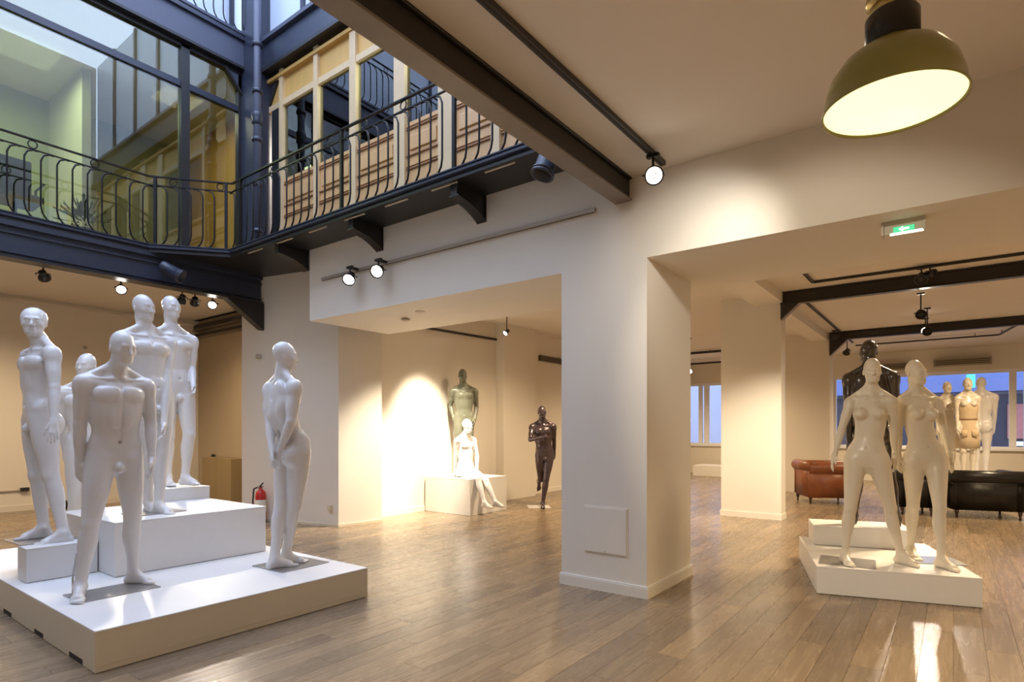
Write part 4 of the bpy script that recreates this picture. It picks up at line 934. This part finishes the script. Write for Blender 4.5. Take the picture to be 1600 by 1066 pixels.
# tracks in the back room
track([(-7.27, 7.0, 3.16), (-7.27, 9.15, 3.2)], 'black track along the back wall above the grey green mannequin', w_=.03, h_=.04, m='dark')
spotlight((-6.55, 8.55, 3.20), (-6.8, 7.0, 2.0), 'small lit spotlight above the back wall box', r_=.05, drop=.3, e=0)
spot((-6.2, 6.9, 3.3), (-7.25, 7.25, .55), 650, 60, 1.0, (1, .86, .66), .06)
spot((-6.1, 6.9, 3.2), (-6.62, 7.5, .75), 480, 22, .6, (1, .9, .75), .04)
spot((-5.6, 6.6, 3.3), (-6.95, 5.7, .1), 520, 55, 1.0, (1, .86, .66), .06)
track([(-6.45, 7.75, 3.50), (-6.2, 8.45, 3.50), (-5.5, 8.45, 3.50), (-3.6, 8.45, 3.50)], 'black ceiling track with a bend to the right of the back wall', m='dark', w_=.04)
v_ = empty('wall_vent', (-7.3, 11.2, 3.0), 'dark slotted vent high on the wall beside the pillar', 'vent'); box(-7.32, -7.26, 10.7, 12.2, 2.93, 3.05).build('body', 'grille2', v_)
for k in range(3): box(-7.262, -7.25, 10.72, 12.18, 2.945 + k * .035, 2.955 + k * .035).build('slat', 'grille2', v_)
# tracks in the right room: a rectangle of rail round the beams
track([(-1.60, 8.35, 3.50), (-1.60, 9.25, 3.50), (4.1, 9.25, 3.50)], 'black ceiling track in front of the nearer beam of the right room', m='dark', w_=.04)
track([(-1.94, 10.0, 3.50), (-1.94, 16.2, 3.50)], 'black track running back along the right room wall', m='dark', w_=.04)
track([(-1.9, 16.4, 3.45), (.78, 16.4, 3.45), (1.02, 14.9, 3.45)], 'black track at the far end of the right room with a bent end', m='dark', w_=.04, hang=3.53)
for loc, to, lit, lab in (((-.33, 9.20, 3.36), (-.5, 7.0, 1.0), False, 'dark spotlight cluster head on the front track of the right room'), ((-.40, 10.9, 3.18), (-.1, 8.5, 1.5), False, 'dark round spotlight hanging just below the nearer beam'), ((-.36, 12.3, 3.10), (-.2, 9.0, 1.5), False, 'second dark round spotlight hanging below the nearer beam'), ((-.42, 13.4, 3.26), (-.5, 8.0, 1.2), True, 'bright lit spotlight glowing in front of the farther beam'), ((-1.93, 15.2, 3.18), (-3, 13, 0), False, 'dark spotlight on the side track by the far pillar'), ((-2.0, 13.9, 3.38), (-1, 12, 1), False, 'small spotlight where the side track meets the farther beam')):
    spotlight(loc, to, lab, r_=.075, m='dark', lit=lit, e=90 if lit else 0, deg=60, drop=3.49 - loc[2])
q = spotlight((-.24, 9.18, 3.40), (.6, 8.6, 3.2), 'second small head of the spotlight cluster on the front track', r_=.05, lit=False, drop=.09)
spot((-1.4, 7.6, 3.3), (-2.5, 9.75, .3), 300, 60, 1.0, (1, .86, .66), .04)
spot((-.2, 7.6, 3.3), (-1.0, 6.9, .2), 110, 60, .8, WARM, .04)
spot((-.9, 3.4, 3.2), (-1.60, YH, 2.72), 42, 66, 1.0, (1, .93, .84), .08)
# gap view: tracks and lamps deep in the back room
track([(-7.0, 13.2, 3.50), (-4.8, 13.2, 3.50)], 'near black track deep in the back room seen through the gap', m='dark', w_=.05, h_=.05)
track([(-7.0, 15.5, 3.46), (-4.8, 15.5, 3.46)], 'middle black track deep in the back room seen through the gap', m='dark', w_=.05, h_=.06, hang=3.53)
track([(-7.1, 17.5, 3.40), (-5.0, 17.5, 3.40)], 'far black track by the window seen through the gap', m='dark', w_=.05, h_=.05, hang=3.53)
spotlight((-6.35, 15.4, 3.25), (-6.2, 12.0, 1.5), 'bright lit spotlight seen through the gap beside the main pillar', r_=.10, lit=True, drop=.22)
spotlight((-6.35, 17.4, 3.18), (-6.2, 13.0, 1.5), 'smaller lit spotlight seen through the gap, nearer the window', r_=.075, lit=True, drop=.2)
lb = platform('plinth', -6.35, -5.3, 17.6, 18.4, .33, 'low white block on the floor seen through the gap', 'plinth', side='white')

# ---------------------------------------------------------------- cylinder spot lamps on the gallery
def cyl_lamp(c, d, r_, L, label, fix):
    c = Vector(c); d = Vector(d).normalized(); r = empty('cylinder_lamp', c, label, 'lamp')
    MB().lathe([(r_ * .55, -L / 2), (r_ * .85, -L / 2 + .01), (r_ * .9, -L / 2 + .04), (r_ * .9, L / 2 - .05), (r_ * 1.05, L / 2 - .045), (r_ * 1.05, L / 2 - .03), (r_ * .98, L / 2 - .028), (r_ * .98, L / 2 - .018), (r_ * 1.08, L / 2 - .015), (r_ * 1.08, L / 2), (r_ * .92, L / 2), (r_ * .9, L / 2 - .10), (.01, L / 2 - .11)], c, d, 24).build('housing', 'blue', r)
    MB().tube([c, Vector(fix)], .018, 8).build('arm', 'dark', r)
    MB().lathe([(.03, -.02), (.05, -.01), (.05, .02)], Vector(fix), (0, 0, 1), 12).build('mount', 'dark', r)
    return r
cyl_lamp((-8.26, 3.50, 3.50), (.55, .55, -.42), .085, .30, 'dark cylinder lamp clamped to the left gallery beam', (-8.44, 3.50, 3.60))
cyl_lamp((-2.62, 3.95, 3.56), (-.15, -.25, -.8), .090, .25, 'dark blue cylinder lamp beside the end of the big ceiling beam', (-2.62, 3.98, 3.75))

# ---------------------------------------------------------------- pendant factory lamp
LC = (-0.159, 2.262, 2.45); KL = .80
pl = empty('pendant_lamp', LC, 'large olive green enamel factory pendant lamp, lit, at the top right', 'lamp')
MB().lathe([(0.0760, 0.1880), (0.1040, 0.1800), (0.1440, 0.1520), (0.1776, 0.1040), (0.1944, 0.0480), (0.2000, 0.0040), (0.2048, 0.0000), (0.2048, -0.0048), (0.1984, -0.0032), (0.1904, 0.0480), (0.1728, 0.1000), (0.1376, 0.1456), (0.0960, 0.1720), (0.0160, 0.1800)], LC, n=64).build('shade', 'lampgreen', pl); sh_ = [c for c in bpy.data.objects if c.parent == pl][0]
MB().lathe([(0.1888, 0.0464), (0.1712, 0.0976), (0.1360, 0.1424), (0.0944, 0.1680), (0.0160, 0.1760), (0.0160, 0.1728), (0.0928, 0.1648), (0.1336, 0.1392), (0.1688, 0.0952), (0.1864, 0.0448)], LC, n=64, close=True).build('inner_shade', 'lampin', sh_)
MB().lathe([(.1965, .003), (.1965, .006), (.15, .007), (.001, .007)], LC, n=64).build('diffuser', 'lampin', sh_)
MB().lathe([(0.0160, 0.1776), (0.0768, 0.1808), (0.0768, 0.2880), (0.0688, 0.2976), (0.0160, 0.2976)], LC, n=40).build('neck', 'beamdark', pl)
MB().lathe([(0.0160, 0.2976), (0.0656, 0.2992), (0.0656, 0.3240), (0.0160, 0.3280)], LC, n=32).build('collar', 'brass', pl)
for a in (0, PI / 2, PI, 3 * PI / 2):
    c = Vector(LC) + Vector((.070 * math.cos(a), .070 * math.sin(a), .32)); MB().bar(c - Vector((0, 0, .035)), c + Vector((0, 0, .04)), .022, .012).build('strap', 'brass', pl)
MB().lathe([(0.0736, 0.3360), (0.0736, 0.3560), (0.0240, 0.3760), (0.0160, 0.4160)], LC, n=32).build('cap', 'brass', pl)
MB().tube([Vector(LC) + Vector((0, 0, .4)), Vector(LC) + Vector((0, 0, 1.07))], .012, 8).build('rod', 'dark', pl)
MB().lathe([(.06, 1.04), (.06, 1.08), (.02, 1.08)], LC, n=20).build('ceiling_rose', 'dark', pl)
spot((LC[0], LC[1], LC[2] + .01), (LC[0], LC[1], 0), 130, 130, .8, (1, .88, .50), .12)

# ---------------------------------------------------------------- exit sign
ex = empty('exit_sign', (-.275, 4.80, 2.83), 'white and green emergency exit sign fixed under the header', 'sign')
box(-.395, -.155, 4.78, 4.86, 2.80, 2.83).build('housing', 'signcase', ex, bevel=.004)
box(-.385, -.165, 4.785, 4.80, 2.745, 2.80).build('face', 'signcase', ex); box(-.35, -.16, 4.784, 4.80, 2.735, 2.748).build('light_strip', 'signwhite', ex); box(-.33, -.21, 4.780, 4.786, 2.75, 2.785).build('green_panel', 'green', ex)
box(-.40, -.385, 4.775, 4.865, 2.74, 2.835).build('end_cap', 'signcase', ex); box(-.165, -.15, 4.775, 4.865, 2.74, 2.835).build('end_cap', 'signcase', ex)
MB().add([(-.30, 4.779, 2.767), (-.275, 4.779, 2.785), (-.275, 4.779, 2.773), (-.24, 4.779, 2.773), (-.24, 4.779, 2.761), (-.275, 4.779, 2.761), (-.275, 4.779, 2.749)], [(0, 1, 6), (2, 3, 4, 5)]).build('arrow', 'signwhite', ex)

# ---------------------------------------------------------------- small fittings
d = empty('ceiling_detector', (-5.6, 5.25, 2.83), 'small round detector on the soffit above the opening', 'detector'); MB().lathe([(.03, 0), (.055, -.006), (.055, -.022), (.03, -.034)], (-5.62, 5.2, 2.83)).build('body', 'track', d)
d = empty('ceiling_detector', (-5.1, 5.0, 2.83), 'flat round plate on the soffit nearer the header edge', 'detector'); MB().lathe([(.06, 0), (.06, -.008), (.02, -.010)], (-5.15, 5.0, 2.83)).build('body', 'ceil', d)
se = empty('wall_sensor', (-8.55, 4.92, 2.52), 'small grey sensor on the wall left of the turned mannequin head', 'sensor'); box(-8.60, -8.54, 4.86, 4.93, 2.50, 2.57).build('body', 'steel', se, bevel=.006)
so = empty('wall_socket', (-7.2, 5.22, .28), 'small socket low on the pier beside its corner', 'socket'); box(-7.26, -7.19, 5.195, 5.24, .24, .31).build('plate', 'cream', so)
kd = empty('wall_fitting', (-12.2, 5.96, .85), 'black round fitting on the far left end wall', 'fitting'); MB().lathe([(.02, .03), (.05, .02), (.05, -.03), (.02, -.04)], (-12.2, 5.97, .85), (0, -1, 0), 14).build('body', 'rubber', kd)
kd = empty('wall_fitting', (-12.88, 3.4, 2.7), 'small dark fixing high on the left wall behind the leftmost mannequin', 'fitting'); MB().lathe([(.02, 0), (.035, .01), (.03, .03)], (-12.9, 3.95, 2.93), (1, 0, 0), 12).build('body', 'steel', kd)
cb = empty('low_cabinet', (-11.6, 5.7, 0), 'plain ochre cabinet against the far left end wall', 'cabinet'); box(-12.10, -10.95, 5.72, 5.98, .0, .85).build('body', mat('ochre_cabinet', (.36, .27, .14), .7, noise=.05), cb); box(-12.09, -11.53, 5.70, 5.72, .02, .84).build('door', 'ochre' if 'ochre' in M else bpy.data.materials['ochre_cabinet'], cb); box(-11.52, -10.96, 5.70, 5.72, .02, .84).build('door', bpy.data.materials['ochre_cabinet'], cb)
vb = empty('floor_box', (-12.7, 3.9, 0), 'small black box on the floor by the left wall', 'box'); box(-12.85, -12.6, 3.55, 3.95, 0, .12).build('body', 'rubber', vb)
vb = empty('floor_vent', (-12.7, 4.8, 0), 'black slotted vent at the foot of the left wall', 'vent'); box(-12.88, -12.80, 4.75, 5.6, .02, .14).build('body', 'rubber', vb)
pr = empty('wall_conduit', (-12.86, 2.9, .42), 'thin cream conduit low along the left wall', 'conduit'); MB().tube([(-12.88, .5, .36), (-12.88, 3.0, .36)], .012).build('pipe', 'ceil', pr); box(-12.9, -12.85, 3.0, 3.12, .34, .40).build('end_box', 'rubber', pr)
# fire extinguisher
FX, FY_ = -8.42, 4.84
fe = empty('fire_extinguisher', (FX, FY_, 0), 'red fire extinguisher standing at the foot of the pier', 'extinguisher')
MB().lathe([(.05, .02), (.075, .03), (.078, .06), (.078, .40), (.068, .45), (.04, .485), (.022, .50), (.022, .53)], (FX, FY_, 0), n=20).build('cylinder', 'red', fe); cy_ = [c for c in bpy.data.objects if c.parent == fe][0]
MB().lathe([(.079, .16), (.0795, .161), (.0795, .34), (.079, .341)], (FX, FY_, 0), n=20).build('paper_label', 'label', cy_)
MB().lathe([(.06, 0), (.08, .004), (.08, .03), (.07, .04)], (FX, FY_, 0), n=20).build('foot_ring', 'rubber', fe)
b = MB(); b.bar((FX - .02, FY_, .54), (FX + .10, FY_ - .02, .60), .02, .012); b.bar((FX - .02, FY_, .53), (FX + .09, FY_ - .02, .545), .02, .012); b.build('lever', 'rubber', fe)
MB().tube([(FX - .02, FY_ - .01, .54), (FX - .11, FY_ - .05, .50), (FX - .12, FY_ - .06, .30), (FX - .09, FY_ - .05, .16)], .012).build('hose', 'rubber', fe)
MB().lathe([(.022, 0), (.028, .01), (.022, .02)], (FX, FY_ - .03, .535), (0, -1, 0), 12).build('gauge', 'steel', fe)

# ---------------------------------------------------------------- air conditioners over the window
def aircon(x0, x1, z0, z1, label):
    r = empty('air_conditioner', ((x0 + x1) / 2, YW, z0), label, 'air conditioner')
    box(x0, x1, YW - .22, YW, z0, z1).build('casing', 'sock', r, bevel=.008)
    for k in range(3): box(x0 + .04, x1 - .04, YW - .235, YW - .215, z0 + .03 + k * .045, z0 + .05 + k * .045).build('slat', 'grille2', r)
aircon(-.42, .76, 3.05, 3.23, 'long beige air curtain over the shop window on the right')
aircon(-2.0, -.95, 3.02, 3.20, 'long beige air curtain over the shop window behind the female mannequins')

# ---------------------------------------------------------------- club armchairs and sofa
def club(name, label, cat, c, yaw, W, D, H, leather, seats=1):
    r = empty(name, (c[0], c[1], 0), label, cat); r.rotation_euler = (0, 0, yaw)
    def add(n, mb, m, bev=0, seg=3):
        me = bpy.data.meshes.new(n); me.from_pydata([tuple(v) for v in mb.v], [], mb.f); me.materials.append(M[m]); me.polygons.foreach_set('use_smooth', [bool(x) or bev > 0 for x in mb.sm]); o = bpy.data.objects.new(n, me); COL.objects.link(o); o.parent = r
        if bev: bm = bmesh.new(); bm.from_mesh(me); bmesh.ops.bevel(bm, geom=bm.edges[:], offset=bev, segments=seg, affect='EDGES'); bm.to_mesh(me); bm.free()
        return o
    lz = .12; aw = .17
    for sx in (-1, 1):
        x = sx * (W / 2 - aw / 2)
        add('arm', box(x - aw / 2, x + aw / 2, -D / 2 + .02, D / 2 - .02, lz, H - .10), leather, .03)
        add('arm_roll', MB().lathe([(.02, 0), (.10, .004), (.118, .02), (.118, D - .06), (.10, D - .044), (.02, D - .04)], (x + sx * .02, D / 2 - .02, H - .12), (0, -1, 0), 20), leather)
        add('front_scroll', MB().lathe([(.02, 0), (.05, .004), (.06, 0), (.06, .012), (.02, .016)], (x + sx * .02, -D / 2 + .035, H - .12), (0, -1, 0), 16), leather)
    add('backrest', box(-W / 2 + .03, W / 2 - .03, D / 2 - .20, D / 2 - .02, lz, H - .06), leather, .03)
    add('back_roll', MB().tube([(-W / 2 - .01, D / 2 - .08, H - .09), (W / 2 + .01, D / 2 - .08, H - .09)], .105, 20), leather)
    add('seat_base', box(-W / 2 + aw, W / 2 - aw, -D / 2 + .04, D / 2 - .2, lz, .30), leather, .02)
    sw_ = (W - 2 * aw) / seats
    for k in range(seats): add('seat_cushion', box(-W / 2 + aw + k * sw_ + .005, -W / 2 + aw + (k + 1) * sw_ - .005, -D / 2 + .02, D / 2 - .2, .30, .44), leather, .04)
    for i in range(int((W - .3) / .13)):
        for j in range(2):
            add('button', MB().lathe([(.002, .008), (.012, .004), (.014, 0)], (-W / 2 + .22 + i * .13 + j * .06, D / 2 - .205, .52 + j * .10), (0, -1, 0), 8), leather)
    for sx in (-1, 1):
        for y in (-D / 2 + .07, D / 2 - .07): add('foot', MB().lathe([(.03, lz), (.028, .09), (.014, .03), (.018, .0)], (sx * (W / 2 - .08), y, 0), n=12), 'footwood')
    return r
club('armchair', 'brown leather club armchair with rolled arms beside the far pillar', 'armchair', (-2.0, 12.75), R_(120), .82, .90, .80, 'leather')
club('armchair', 'black leather club armchair with its back to the room, at the right', 'armchair', (.33, 12.30), R_(196), .98, .90, .74, 'blackleather')
club('sofa', 'black leather seat mostly hidden behind the female mannequins', 'armchair', (-0.56, 12.11), R_(192), .56, .85, .76, 'blackleather')
# small things standing by the window group
platform('display_platform', -.75, .95, 13.3, 15.3, .50, 'low white platform under the window mannequins behind the black armchair', side='white')
bx = empty('display_box', (-.2, 13.6, .50), 'small cream box standing beside the dressed mannequin feet', 'box'); box(-.30, -.12, 13.42, 13.62, .50, .86).build('body', 'white', bx, bevel=.004); box(-.31, -.11, 13.41, 13.63, .86, .88).build('lid', 'cream', bx)
M['manwhite'].node_tree.nodes['Principled BSDF'].inputs['Specular IOR Level'].default_value = .5
# fill of warm lamps over the right shop area
